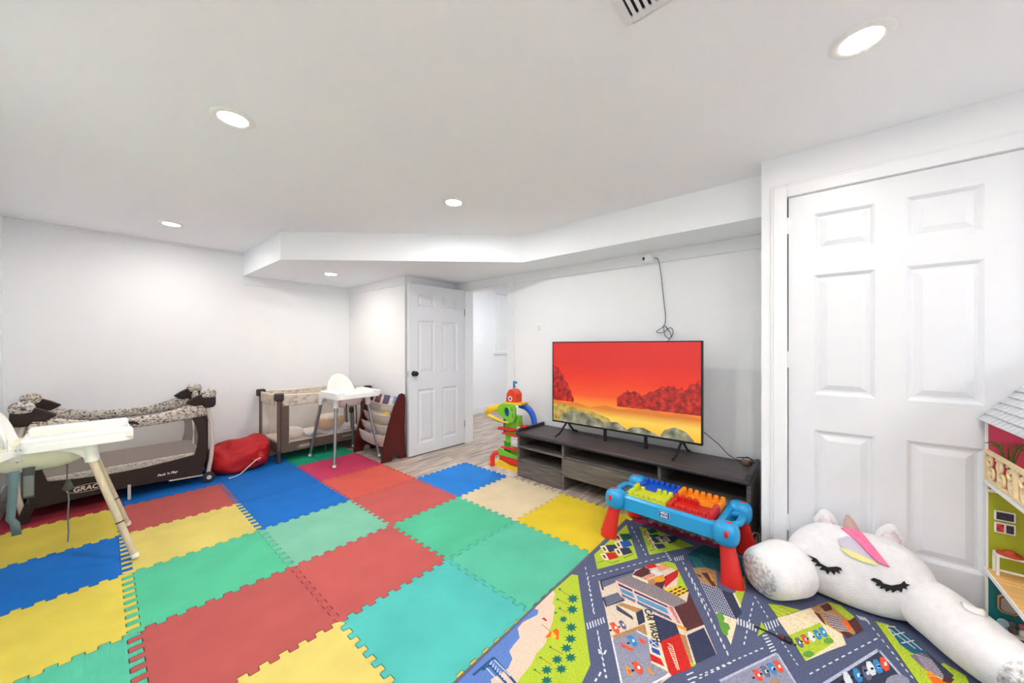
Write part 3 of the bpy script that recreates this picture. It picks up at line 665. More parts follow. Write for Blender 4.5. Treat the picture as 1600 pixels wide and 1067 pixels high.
# cords and the plug adapter on the stand
def cord(name, label, pts, r=.0028, m=CORD, cat='cord', n=8, sm=4):
    P = [Vector(p) for p in pts]; Q = []
    for i in range(len(P)-1):
        p0, p1, p2, p3 = P[max(i-1, 0)], P[i], P[i+1], P[min(i+2, len(P)-1)]
        for k in range(sm):
            t = k/sm
            Q.append(.5*((2*p1)+(-p0+p2)*t+(2*p0-5*p1+4*p2-p3)*t*t+(-p0+3*p1-3*p2+p3)*t*t*t))
    Q.append(P[-1])
    return tag(MB().tube(Q, r, n).build(name, m, smooth=60), label, cat)
cord('power_cord', 'thin black power cord hanging from the television to the stand', [(2.89, .585, .62), (2.93, .54, .57), (2.98, .50, .52), (3.02, .46, .46), (3.02, .42, .434), (2.98, .37, .436), (2.95, .335, .47), (2.93, .31, .475), (2.92, .30, .45)])
cord('cord', 'dark looped cord at the right end of the stand', [(3.05, .40, .432), (3.0, .34, .455), (2.96, .30, .462), (2.985, .27, .445), (3.0, .255, .434)], .0035)
ad = thing('plug_adapter', 'small black and brown plug adapter on the right end of the stand', 'adapter', (2.93, .305, SH+.001))
MB().box(-.03, -.03, 0, .03, .0, .038).build('body', BLACK, ad, bevel=.008); MB().box(-.028, .004, 0, .02, .045, .032).build('brick', mat('brown_plastic', (120, 84, 58), .5), ad, bevel=.01)

# wall camera with its cable, light switch
wc = thing('security_camera', 'small round white security camera on the frieze above the television', 'camera', (XT-.012, 1.035, 1.987))
MB().lathe([(0, 0), (.03, 0), (.03, -.014), (.016, -.02), (0, -.02)], 24, axis='x').build('mount', WHITEPL, wc, smooth=40)
MB().ell((-.052, .006, 0), (.04, .046, .038), .9, .9, 24, 16).build('body', WHITEPL, wc, smooth=50)
MB().ell((-.080, .028, -.003), (.013, .014, .016), 1, 1, 18, 12).build('lens', BLACK, wc, smooth=50)
cord('camera_cable', 'thin black cable hanging from the wall camera with a tangled loop above the television',
     [(3.05, .985, 1.985), (3.075, .965, 1.97), (3.095, .95, 1.85), (3.098, .93, 1.65), (3.096, .915, 1.44), (3.09, .985, 1.37), (3.085, .93, 1.36), (3.08, .87, 1.40), (3.085, .85, 1.355), (3.09, .88, 1.31), (3.085, .915, 1.34), (3.09, .925, 1.42), (3.095, .895, 1.385), (3.085, .865, 1.33), (3.09, .90, 1.27), (3.06, .90, 1.15)], .0026)
ls = thing('light_switch', 'white light switch on the wall left of the television', 'switch', (XT, 2.212, 1.435))
MB().box(-.006, -.035, -.058, 0, .035, .058).build('plate', WHITEPL, ls, bevel=.003); MB().box(-.010, -.016, -.033, -.005, .016, .033).build('rocker', mat('switch_rocker', (225, 225, 222), .35), ls, bevel=.003)

# ------------------------------------------------------------------ block play table
TB = mat('table_blue', (32, 152, 208), .32, spec=.6); TR = mat('table_red', (214, 36, 30), .35, spec=.6)
tb = thing('block_table', 'blue toddler building block table with red legs and coloured studded trays', 'play table', (2.338, .632, .0195), math.radians(-3.5))
def rrect(x0, y0, x1, y1, r, k=5):
    return arc((x1-r, y1-r), r, 0, 90, k)+arc((x0+r, y1-r), r, 90, 180, k)+arc((x0+r, y0+r), r, 180, 270, k)+arc((x1-r, y0+r), r, 270, 360, k)
bx, by = .175, .285                     # half sizes; long side along y
def rim(o0, z0, o1, z1):
    pass
V = []
prof = [(-.0, .195), (.006, .2), (.0, .272), (-.012, .282), (-.026, .282), (-.032, .272), (-.034, .262)]
b = MB(); rings = []
for off, z in prof: rings.append([(p[0], p[1], z) for p in rrect(-bx-off, -by-off, bx+off, by+off, .05+off*.5, 6)])
nn = len(rings[0]); vv = [v for r in rings for v in r]
b.add(vv, [(k*nn+i, k*nn+(i+1) % nn, (k+1)*nn+(i+1) % nn, (k+1)*nn+i) for k in range(len(rings)-1) for i in range(nn)]+[list(range((len(rings)-1)*nn, len(rings)*nn)), list(range(nn))[::-1]])
b.build('tray_body', TB, tb, smooth=35)
LEGP = [(-.165, .30), (-.165, -.30), (.165, -.30), (.165, .30)]
for (x, y) in LEGP:
    sx, sy = math.copysign(1, x), math.copysign(1, y)
    pod = MB().ell((x, y+.012*sy, .245), (.056, .062, .062), .7, .75, 24, 14).build('corner_pod', TB, tb, smooth=50)
    MB().ell((x+sx*.0, y+.026*sy, .301), (.017, .013, .008), .8, .7, 14, 8).build('button', TR, pod, smooth=50)
    MB().ell((x+sx*.053, y+.024*sy, .262), (.008, .011, .019), .8, .7, 14, 8).build('button', TR, pod, smooth=50)
    L = MB()
    pts = [(x, y+.01*sy, .235), (x+.008*sx, y+.022*sy, .17), (x+.020*sx, y+.036*sy, .09), (x+.03*sx, y+.046*sy, .028), (x+.03*sx, y+.046*sy, .0)]
    L.tube(pts, [.036, .038, .046, .054, .055], 16, sx=.62, up=(0, 1, 0))
    L.build('leg', TR, tb, smooth=50)
for s in (-1, 1):
    MB().tube([(-.085, s*.285, .25), (-.08, s*.325, .262), (-.05, s*.348, .266), (.05, s*.348, .266), (.08, s*.325, .262), (.085, s*.285, .25)], .017, 10, sx=1.2).build('grip', TB, tb, smooth=60)
    for k in range(5): MB().box(-.046+k*.02, s*.36-.004, .256, -.038+k*.02, s*.36+.004, .280).build('grip_rib', TB, tb, bevel=.002)
def studs(col, rgb, x0, x1, y0, y1, hi, cut):
    m = mat('tray_'+col, rgb, .28, spec=.6, trans=.08)
    t = MB().box(x0+.002, y0+.002, .262, x1-.002, y1-.002, .287).build('stud_tray', m, tb, bevel=.005)
    stud = MB().lathe([(.0135, 0), (.0135, .014), (.011, .0185), (0, .019)], 14).mesh('stud', m, smooth=40)
    blk = MB().box(-.014, -.0165, 0, .014, .0165, .014).mesh('block_base', m)
    nx, ny = 5, 7; cx = (x1-x0)/nx; cy = (y1-y0)/ny
    for i in range(nx):
        for j in range(ny):
            edge = i in (0, nx-1) or j in (0, ny-1)
            if not edge: continue
            if cut and cut(i, j): continue
            z = .287
            if hi(i, j):
                o = bpy.data.objects.new('stud_base', blk); CO.objects.link(o); o.parent = t; o.location = (x0+(i+.5)*cx, y0+(j+.5)*cy, z); z += .014
            o = bpy.data.objects.new('stud', stud); CO.objects.link(o); o.parent = t; o.location = (x0+(i+.5)*cx, y0+(j+.5)*cy, z)
xm = .003; ym = .005
studs('lime', (206, 214, 48), -.145, xm, ym, .25, lambda i, j: (i == 4 and j < 3) or (i in (3, 4) and j == 6), lambda i, j: i == 4 and 2 < j < 5)
studs('blue', (14, 84, 196), xm, .145, ym, .25, lambda i, j: i == 4, lambda i, j: i == 0 and 1 < j < 6)
studs('red', (206, 26, 24), -.145, xm, -.25, ym, lambda i, j: (i == 4 and j > 2) or (j == 0), lambda i, j: i == 4 and j in (1, 2))
studs('orange', (240, 140, 20), xm, .145, -.25, ym, lambda i, j: i == 4 or (j == 6 and i > 0), lambda i, j: i == 0 and j < 3)
# name plate on the front rim
MB().box(-bx-.0085, -.032, .222, -bx-.004, .032, .266).build('name_plate_rim', mat('plate_pale_blue', (120, 200, 230), .4), tb, bevel=.001)
MB().box(-bx-.0092, -.028, .225, -bx-.005, .028, .263).build('name_plate', mat('plate_navy', (18, 70, 150), .4), tb)
for tx, z in (('MEGA', .2535), ('BLOKS', .2352)):
    text_mesh('lettering', tx, .0175, WHITEPL, tb, basis((-bx-.0096, 0, z), (0, -1, 0), (0, 0, 1)), bold=.0006, sx=.78 if tx == 'BLOKS' else .88)

# ------------------------------------------------------------------ white unicorn lounging cushion
FUR = mat('plush_white', (231, 229, 230), .95, var=.02, vscale=30, bump=.55, bscale=170, sheen=.6, spec=.1)
un = thing('unicorn_cushion', 'white plush unicorn backrest cushion with closed eyes leaning on the closet door', 'plush cushion', (2.36, -.175, .02))
def fuzz(mb, amp, sc, seed):
    from mathutils import noise
    out = []
    for v in mb.v:
        q = Vector(v); n3 = noise.noise(q*sc+Vector((seed, 0, 0)))
        out.append(tuple(q+Vector((n3, noise.noise(q*sc+Vector((0, seed, 9))), noise.noise(q*sc+Vector((5, 0, seed)))))*amp))
    mb.v = out; return mb
def head(q):
    x, y, z = q
    w = 1-.26*max(0, z)**1.5-.02*max(0, -z)
    return (x*(1-.25*max(0, z))+.42*max(0, z+.2)*.55, y*w, z)
bd = MB().ell((0, 0, .165), (.105, .262, .165), .62, .72, 64, 40, head); fuzz(bd, .007, 9, 2).build('body', FUR, un, smooth=80)
def limb(c, axis, ln, rad, seed, tilt=0, e=.55):
    ax = Vector(axis).normalized(); side = Vector((0, 0, 1)).cross(ax).normalized(); up = ax.cross(side)
    b = MB().ell((0, 0, 0), (1, 1, 1), 1, 1, 40, 28)
    def tr(v):
        x, y, z = v     # z is the limb's axis
        ra = (max(0, 1-abs(z)**4.2))**(1/2.4) if abs(z) < 1 else 0
        h = math.hypot(x, y) or 1e-9
        t = rad*ra*(1-.07*z)
        P = Vector(c)+ax*(z*ln)+side*(x/h*t*1.03)+up*(y/h*t*.95)
        if P.z < .0: P.z = P.z*.15
        return P
    vs = []
    for v in b.v:
        z = max(-1, min(1, 2/math.pi*math.asin(max(-1, min(1, v[2])))*1.0)); zz = math.copysign(1-(1-abs(z))**1.6, z)
        vs.append((v[0], v[1], zz))
    b.v = [tuple(tr(v)) for v in vs]
    return fuzz(b, .005, 11, seed), ax, side, up
SEQ = mat('sequins', (216, 208, 200), .38, metal=.35, bump=1.0, bscale=190, var=.28, vscale=60)
for nm, c, ax, ln, rad, sd in (('arm', (-.145, .290, .110), (-.66, .50, -.05), .135, .128, 4), ('arm', (-.15, -.295, .102), (-.86, -.46, -.03), .235, .112, 8)):
    b, a, s_, u_ = limb(c, ax, ln, rad, sd)
    o = b.build('arm', FUR, un, smooth=80)
    C = Vector(c)
    def cap(uu, vv, a=a, s_=s_, u_=u_, C=C, ln=ln, rad=rad):
        r = uu*.72; th = vv*2*math.pi
        z = (1-min(.999, r/.95)**2.4)**(1/4.2)
        P = C+a*(ln*z+.006)+s_*(rad*r*math.cos(th))+u_*(rad*r*.95*math.sin(th))
        P.z = max(P.z, .004)
        return tuple(P)
    MB().surf(cap, 10, 28).build('sequin_patch', SEQ, o, smooth=60)
EARW = mat('ear_sequins', (222, 210, 214), .3, metal=.5, bump=.9, bscale=160, var=.15, vscale=30)
for y in (.105, -.125):
    def ear(q): return (q[0], q[1]*(1-.35*max(0, q[2])), q[2])
    e = MB().ell((.085, y, .325), (.026, .048, .06), .9, .9, 20, 14, ear); e = fuzz(e, .003, 20, 3).build('ear', FUR, un, smooth=80)
    MB().ell((.066, y, .322), (.012, .034, .042), .9, .9, 16, 12, ear).build('inner_ear', EARW, e, smooth=80)
hb = MB().tube([(.05, .005, .292), (.045, .012, .33), (.05, .02, .365), (.056, .024, .392)], [.040, .038, .026, .006], 16, sx=.8)
hn = hb.build('horn', mat('horn_rose', (196, 160, 150), .6, bump=.2), un, smooth=60)
def on_face(y, z, lift=.004):            # front surface of the body
    zz = (z-.165)/.165; best = -.2
    w = 1-.26*max(0, zz)**1.5
    k = max(0, 1-abs(y/(.262*w))**(2/.72*.72))
    zt = max(0, 1-abs(zz)**(2/.62)); ct = zt**(.5)
    cy = min(1, abs(y)/(.262*w*max(.05, zt**(.62/2)**1)))
    cx = max(0, 1-cy**(2/.72))**(.72/2)*(zt**(.31))
    x = -cx*(1-.25*max(0, zz))+.42*max(0, zz+.2)*.55
    return Vector((.105*x-lift, y, z))
def FP(px, py, x=2.315):                # survey point on the cushion's face -> local (y, z)
    X = (px-800)/F_PX; t = x/(.64*X+.768); return ((-.768*X+.64)*t+.175, EYE-(py-HORIZON)/F_PX*t-.02)
def face_patch(name, zpts, m, lift, thick=.006):
    P = [FP(1140+q[0]/3.478, 780+q[1]/3.478) for q in zpts]
    b = MB(); b.add([tuple(on_face(y, z, lift)) for y, z in P], [list(range(len(P)))])
    return b.build(name, m, un, solid=thick)
face_patch('forelock', [(590,215),(640,208),(700,228),(745,270),(800,328),(730,300),(650,268),(600,245)], mat('mane_lilac', (200, 192, 210), .75, bump=.2), .006)
face_patch('forelock', [(600,246),(650,262),(720,290),(798,326),(785,336),(720,318),(650,290),(610,262)], mat('mane_yellow', (230, 224, 150), .75, bump=.2), .012)
face_patch('forelock', [(608,180),(660,186),(725,206),(785,258),(862,346),(800,322),(745,276),(690,226)], mat('mane_pink', (234, 118, 160), .75, bump=.2), .017)
INK = mat('lash_black', (16, 16, 18), .8)
face_patch('eyelashes', [(424,284),(440,290),(470,300),(492,322),(530,340),(580,338),(600,344),(607,358),(590,354),(596,372),(572,360),(566,378),(545,358),(530,376),(516,356),(486,352),(500,338),(462,334),(474,322),(440,310),(452,304)], INK, .004, .003)
face_patch('eyelashes', [(756,404),(775,396),(810,408),(826,424),(870,436),(920,432),(940,420),(950,434),(970,440),(948,448),(956,460),(930,452),(922,472),(900,458),(872,470),(866,454),(838,464),(832,446),(806,448),(812,434),(784,432),(790,420)], INK, .004, .003)
MB().surf(lambda p, q: (-.13-.05*q-.012*math.sin(3*p), -.345+.055*p, .205+.012*math.sin(3.1*q)+.006*p), 6, 6).build('care_label', mat('label_cloth', (232, 232, 226), .7), un, solid=.0015, smooth=60)

# ------------------------------------------------------------------ dollhouse
DH = thing('dollhouse', 'tall open dollhouse with pink, green and teal rooms under a grey shingled roof', 'dollhouse', (2.475, -.584, 0))
DW, DD = .62, .44        # width along -y, depth along -x
white = mat('dollhouse_white', (232, 230, 228), .5)
LEV = [.02, .302, .679, .934]
COL = [('teal', (0, 112, 116)), ('green', (160, 168, 24)), ('pink', (214, 66, 104))]
for k, (cn, rgb) in enumerate(COL):
    MB().box(-.012, -DW, LEV[k], 0, -.004, LEV[k+1]).build('back_wall', mat('doll_'+cn, rgb, .6), DH)
    MB().box(-DD+.02, -DW-.006, LEV[k], 0, -DW, LEV[k+1]).build('side_wall', mat('doll_'+cn, rgb, .6), DH)
MB().box(-.014, -.006, 0, .0, 0, .95).build('corner_board', white, DH)
flm = mat('doll_floor', (222, 176, 110), .5, var=.08, vscale=4, stretch=(14, 1, 1))
for k, z in enumerate((LEV[0], LEV[1], LEV[2])):
    f = MB().box(-DD, -DW, z-.012, -.0, 0, z).build('storey_board', flm, DH)
    MB().box(-DD, -.0, z-.016, 0, .005, z+.001).build('edge_strip', white, f); MB().box(-DD-.005, -DW, z-.016, -DD, .005, z+.001).build('edge_strip', white, f)
MB().box(-DD, -DW, .622, -.0, .0, .634).build('ceiling_strip', white, DH) if False else None
MB().box(-.018, -DW, .628, -.011, -.004, .640).build('picture_rail', white, DH)
MB().box(-.018, -DW, .27, -.011, -.004, .288).build('picture_rail', white, DH)
# roof: steep gable, ridge running out from the wall, in overlapping shingle courses
rf = MB().prism([(.0, .934), (-DW/2, 1.33), (-DW, .934)], -DD-.0, 0, 'x').build('roof', mat('doll_roof', (206, 206, 208), .6), DH)
SHG = mat('doll_shingle', (200, 200, 204), .55, var=.05)
for k in range(16):
    t0 = k/16; y0 = .012-(DW/2+.012)*t0; z0 = .928+.41*t0; y1 = .012-(DW/2+.012)*(t0+1/15); z1 = .928+.41*(t0+1/15)
    ny, nz = .79, .6
    b = MB()
    for i in range(10):
        xa = -DD-.01+i*.046+(.023 if k % 2 else 0)*.5
        b.add([(xa, y0+ny*.010, z0+nz*.010), (xa+.043, y0+ny*.010, z0+nz*.010), (xa+.043, y1+ny*.002, z1+nz*.002), (xa, y1+ny*.002, z1+nz*.002),
               (xa, y0, z0), (xa+.043, y0, z0), (xa+.043, y1, z1), (xa, y1, z1)], [(0,1,2,3),(4,7,6,5),(0,4,5,1),(1,5,6,2),(2,6,7,3),(3,7,4,0)])
    b.build('shingle_course', SHG, rf)
# balcony railing with scrolls at the pink room's open end
RL = mat('doll_railing', (226, 204, 160), .5)
ra = MB().box(-DD+.0, -.008, LEV[2]+.118, -.008, .006, LEV[2]+.130).build('balcony_rail', RL, DH)
MB().box(-DD, -.006, LEV[2]+.004, -.008, .004, LEV[2]+.014).build('lower_rail', RL, ra)
for i, x in enumerate((-.016, -.15, -.29, -DD+.01)): MB().box(x-.006, -.007, LEV[2], x+.006, .005, LEV[2]+.12).build('baluster', RL, ra)
for k in range(4):
    for sgn in (1, -1):
        cx = -.058-k*.1; cz = LEV[2]+.064+sgn*.022; P = []
        for i in range(22):
            a = i/21*2*math.pi*1.35; r = .034*(1-i/21*.72)
            P.append((cx+(.012*sgn)+r*math.cos(a*sgn+.6), -.001, cz+r*math.sin(a*sgn+.6)))
        MB().tube(P, .0045, 6).build('scroll', RL, ra, smooth=60)
pl = thing('toy_plant', 'tiny potted bamboo plant in the pink dollhouse room', 'toy plant', (2.435, -.638, LEV[2]))
MB().lathe([(.012, 0), (.02, .02), (.018, .035), (0, .033)], 14).build('pot', mat('toy_pot', (196, 160, 60), .5), pl, smooth=50)
GR = mat('toy_leaf', (92, 110, 40), .6)
for k in range(6):
    a = k*1.1; MB().tube([(0, 0, .03), (.006*math.cos(a), .012*math.sin(a), .09), (.014*math.cos(a), .03*math.sin(a), .15+.01*(k % 3))], .0025, 6).build('stem', GR, pl)
    MB().tube([(.012*math.cos(a), .026*math.sin(a), .14), (.02*math.cos(a), .05*math.sin(a), .165), (.02*math.cos(a), .07*math.sin(a), .158)], [.002, .005, .001], 6, sx=.3).build('leaf', GR, pl)
def small_frame(label, y, z, w, h, rgb, split):
    t = thing('toy_picture', label, 'picture', (2.463, y, z))
    MB().box(-.006, -w/2, -h/2, 0, w/2, h/2).build('frame', white, t, bevel=.001)
    for k in range(split):
        ww = (w-.010-(split-1)*.006)/split; y0 = w/2-.005-k*(ww+.006)
        MB().box(-.0072, y0-ww, -h/2+.005, -.0055, y0, h/2-.005).build('print', mat('frame_art_%d%d' % (split, k), rgb if k == 0 else (38, 36, 46), .6, var=.5, vscale=90), t)
small_frame('small dark chart picture on the green dollhouse wall', -.632, .5355, .054, .041, (40, 42, 54), 1)
small_frame('small framed pair of red and dark prints on the green dollhouse wall', -.632, .4850, .054, .043, (160, 44, 40), 2)
bn = thing('toy_bench', 'tiny white bench on the dollhouse middle floor', 'toy bench', (2.435, -.694, LEV[1]))
MB().box(-.03, -.09, .078, .02, .095, .087).build('seat', white, bn, bevel=.001)
for x in (-.026, .014):
    for y in (-.085, .088): MB().box(x, y, 0, x+.007, y+.007, .078).build('leg', white, bn)
MB().box(-.026, -.085, .02, -.02, .09, .026).build('stretcher', white, bn)
ht = tag(MB().lathe([(0, 0), (.036, 0), (.034, .005), (.016, .008), (.014, .018), (0, .02)], 20, (2.428, -.637, LEV[1]+.088)).build('toy_hat', mat('hat_rust', (178, 70, 36), .7), smooth=50), 'tiny rust red hat on the white dollhouse bench', 'toy hat')
mr = thing('toy_mirror', 'octagonal wood framed mirror on the teal dollhouse wall', 'mirror', (2.463, -.641, .170))
octo = [(.017, .037), (.028, .026), (.028, -.026), (.017, -.037), (-.017, -.037), (-.028, -.026), (-.028, .026), (-.017, .037)]
MB().prism([(p[0]*1.0, p[1]*1.0) for p in octo], -.008, 0, 'x').build('frame', mat('mirror_wood', (206, 166, 120), .5), mr, bevel=.001)
MB().prism([(p[0]*.86, p[1]*.88) for p in octo], -.009, -.004, 'x').build('inner_frame', mat('mirror_dark', (110, 50, 36), .5), mr)
MB().prism([(p[0]*.74, p[1]*.78) for p in octo], -.010, -.004, 'x').build('glass', mat('mirror_glass', (168, 166, 166), .25, metal=.3), mr)
vt2 = thing('toy_table', 'tiny white console table in the teal dollhouse room', 'toy table', (2.435, -.70, LEV[0]))
MB().box(-.03, -.10, .047, .025, .1, .055).build('top', white, vt2, bevel=.001)
for x in (-.026, .018):
    for y in (-.095, .09): MB().box(x, y, 0, x+.007, y+.007, .047).build('leg', white, vt2)
tm = thing('toy_fan', 'tiny pale blue round fan on the dollhouse console table', 'toy fan', (2.428, -.620, LEV[0]+.056))
MB().lathe([(0, -.003), (.015, -.003), (.017, 0), (.015, .003), (0, .003)], 22, (0, 0, .028), 'x').build('disc', mat('pale_blue_toy', (150, 190, 205), .4), tm, smooth=40)
MB().tube([(0, 0, 0), (0, 0, .014)], .003, 8).build('stem', white, tm); MB().lathe([(.012, 0), (.010, .003), (0, .003)], 14).build('base', white, tm)
for (y, c, l) in ((-.644, (90, 84, 78), 'tiny grey and white jar on the dollhouse console table'), (-.668, (186, 92, 104), 'tiny pink figurine on the dollhouse console table')):
    t = thing('toy_ornament', l, 'toy', (2.428, y, LEV[0]+.056))
    MB().lathe([(.011, 0), (.012, .012), (.007, .02), (.007, .024)], 14).build('body', white if c[0] > 100 else mat('toy_c%d' % c[0], c, .5), t, smooth=50)
    MB().ell((0, 0, .033), (.011, .011, .011)).build('head', mat('toy_c%d' % c[0], c, .5), t, smooth=60)
# ------------------------------------------------------------------ toy car tower
tw = thing('toy_car_tower', 'tall colourful plastic toy car tower with ramps beside the television stand', 'toy tower', (2.80, 2.31, 0))
PG = mat('toy_green', (126, 196, 52), .35); PY = mat('toy_yellow', (240, 196, 40), .35); PRd = mat('toy_red', (224, 48, 30), .35); PB = mat('toy_blue', (20, 84, 190), .3); PO = mat('toy_orange', (226, 66, 28), .38); PDG = mat('toy_dark_green', (52, 150, 40), .4)
def tp(name, m, poly, x0, x1, parent=tw, bev=.004): return MB().prism([(y-2.31, z) for y, z in poly], x0, x1, 'x').build(name, m, parent, bevel=bev)
tp('column', PG, [(2.43,.06),(2.20,.06),(2.205,.25),(2.225,.42),(2.235,.54),(2.38,.54),(2.41,.44),(2.395,.36),(2.405,.26)], -.03, .05)
tp('column_band', PDG, [(2.43,.10),(2.33,.10),(2.33,.26),(2.41,.27),(2.40,.22)], -.045, -.03)
tp('base', PY, [(2.60,.0),(2.17,.0),(2.17,.05),(2.30,.045),(2.42,.075),(2.46,.04),(2.59,.025)], -.09, .11)
tp('base_deck', PRd, [(2.45,.075),(2.18,.06),(2.18,.125),(2.44,.135)], -.07, .09)
tp('rail', PG, [(2.46,.125),(2.18,.125),(2.18,.165),(2.25,.158),(2.32,.170),(2.46,.20)], -.075, -.06)
MB().tube([(-.10, .205, .01), (-.10, .205, .10), (-.085, .19, .135), (-.05, .15, .145)], .026, 12).build('gate_arm', PRd, tw, smooth=50)
tp('deck', PRd, [(2.43,.20),(2.19,.20),(2.19,.225),(2.43,.215)], -.07, .08)
tp('sign_plate', mat('toy_sign', (226, 214, 206), .5, var=.15, vscale=60), [(2.31,.235),(2.22,.235),(2.22,.335),(2.31,.335)], -.045, -.03)
tp('deck', PRd, [(2.42,.345),(2.20,.345),(2.20,.36),(2.42,.36)], -.06, .07)
tp('blue_tube', PB, [(2.435,.34),(2.35,.34),(2.33,.48),(2.435,.50)], -.02, .06)
MB().surf(lambda u, v: (-.075+.03*v+.02*math.sin(u*3), .155-.36*u, .392-.05*math.sin(u*3.0)*0+.012*v+(.07*max(0, u-.5)*2)), 16, 3).build('chute', PRd, tw, solid=.02, smooth=60)
tp('car_stop', PRd, [(2.20,.42),(2.165,.40),(2.16,.47),(2.17,.475)], -.07, -.03)
plate = [(2.26,.665),(2.40,.66),(2.46,.63),(2.485,.58),(2.45,.54),(2.38,.51),(2.32,.475),(2.26,.48),(2.235,.54),(2.232,.62)]
hole = blob((2.345, .575), .034, .048, 12)
b = MB()
def ringmesh(b, outer, inner, x0, x1):
    k = len(inner); cx = sum(p[0] for p in inner)/k; cz = sum(p[1] for p in inner)/k
    import bisect
    def cast(p):
        a = math.atan2(p[1]-cz, p[0]-cx); best = None
        for i in range(len(outer)):
            x1_, z1_ = outer[i]; x2_, z2_ = outer[(i+1) % len(outer)]
            dx, dz = math.cos(a), math.sin(a); ex, ez = x2_-x1_, z2_-z1_; den = dx*ez-dz*ex
            if abs(den) < 1e-9: continue
            t = ((x1_-cx)*ez-(z1_-cz)*ex)/den; s = ((x1_-cx)*dz-(z1_-cz)*dx)/den
            if t > 0 and -.001 <= s <= 1.001 and (best is None or t < best): best = t
        return (cx+best*math.cos(a), cz+best*math.sin(a))
    fine = [lerp(inner[i], inner[(i+1) % k], f) for i in range(k) for f in (0, .33, .66)]
    O = [cast(p) for p in fine]; k = len(fine)
    V = [(x0, p[0]-2.31, p[1]) for p in fine]+[(x0, p[0]-2.31, p[1]) for p in O]+[(x1, p[0]-2.31, p[1]) for p in fine]+[(x1, p[0]-2.31, p[1]) for p in O]
    Fc = []
    for i in range(k):
        j = (i+1) % k
        Fc += [(i, j, k+j, k+i), (2*k+i, 3*k+i, 3*k+j, 2*k+j), (i, 2*k+i, 2*k+j, j), (k+i, k+j, 3*k+j, 3*k+i)]
    return b.add(V, Fc)
ringmesh(b, plate, hole, -.075, -.05).build('track_plate', PG, tw, bevel=.003)
MB().lathe([(0, -.03), (.05, -.03), (.05, -.045), (0, -.045)], 20, (0, .035, .575), 'x').build('blue_window', PB, tw)
MB().tube([(0, .02, .645), (-.05, .13, .625), (-.1, .24, .585), (-.105, .285, .548), (-.09, .27, .52), (-.085, .17, .495), (-.085, .06, .475), (-.075, 0, .475)], [.022, .03, .036, .034, .032, .026, .02, .014], 10, sx=.55, up=(0, 0, 1)).build('spiral_ramp', PY, tw, smooth=60)
MB().tube([(-.09, .262, .522), (-.088, .2, .492), (-.085, .12, .474)], .012, 8).build('ramp_edge', PG, tw, smooth=60)
A = []
for i in range(15):
    a = math.radians(92-i*6.9); A.append((.02, -.085-.155*math.cos(a)+.0, .478+.17*math.sin(a)))
MB().tube([(.02, -.06, .652)]+[(0.02, -.09-.155*math.sin(math.radians(k*6.6)), .48+.165*math.cos(math.radians(k*6.6))) for k in range(14)]+[(.02, -.247, .482)], .034, 12, sx=.55).build('loop_ramp', PB, tw, smooth=60)
tp('yellow_ledge', PY, [(2.40,.655),(2.17,.658),(2.165,.685),(2.24,.68),(2.40,.675)], -.06, .06)
tp('turret', PO, [(2.375,.67),(2.235,.67),(2.235,.765),(2.265,.80),(2.30,.815),(2.335,.80),(2.362,.765)], -.055, .045, bev=.01)
MB().lathe([(0, -.0565), (.026, -.0565), (.026, -.0555)], 20, (0, -.0, .715), 'x').build('badge', mat('badge_white', (226, 222, 226), .5), tw)
MB().lathe([(0, -.0575), (.014, -.0575), (.014, -.0565)], 20, (0, -.0, .715), 'x').build('badge_centre', mat('badge_violet', (96, 90, 130), .5), tw)
MB().tube([(0, -.0, .81), (0, .0, .885)], .008, 8).build('flag_pole', mat('flag_blue', (30, 132, 176), .4), tw)
tp('flag', mat('flag_blue', (30, 132, 176), .4), [(2.315,.825),(2.285,.825),(2.305,.87),(2.275,.862),(2.262,.875),(2.275,.885),(2.315,.89)], -.008, .006, bev=.002)
for k, (y, z) in enumerate(((2.275, .625), (2.27, .605), (2.262, .56), (2.258, .54))):
    MB().box(-.0765, y-2.31-.009, z-.007, -.0745, y-2.31+.009, z+.006).build('sticker', mat('sticker_grey', (104, 110, 104), .5), tw)
tag(MB().lathe([(0, 0), (.02, 0), (.028, .02), (.024, .045), (0, .05)], 14, (2.735, 2.185, .40)).build('toy_figure', mat('toy_white', (226, 226, 230), .4), smooth=50), 'small white toy on the red chute of the car tower', 'toy')
def crump(u, v):
    x = 2.52+.22*v+.015*math.sin(9*u); y = 2.56-.42*u; return (x, y, .004+.004*math.sin(14*u+5*v)*math.cos(9*v))
sh = tag(MB().surf(crump, 24, 12).build('paper_sheet', mat('sheet_white', (204, 196, 196), .5, var=.1, vscale=9), smooth=60, solid=.0012), 'crumpled pale printed sheet on the floor under the toy tower', 'paper')
bp_ = MB()
for k in range(9):
    u0 = .08+.095*k; v0 = .2+.5*((k*37) % 10)/10
    p, q = crump(u0, v0), crump(u0+.05, v0+.25)
    bp_.add([(p[0], p[1], p[2]+.002), (p[0]+.012, p[1], p[2]+.002), (q[0]+.012, q[1], q[2]+.002), (q[0], q[1], q[2]+.002)], [(0, 1, 2, 3)])
bp_.build('print', mat('sheet_ink', (84, 80, 92), .6), sh)

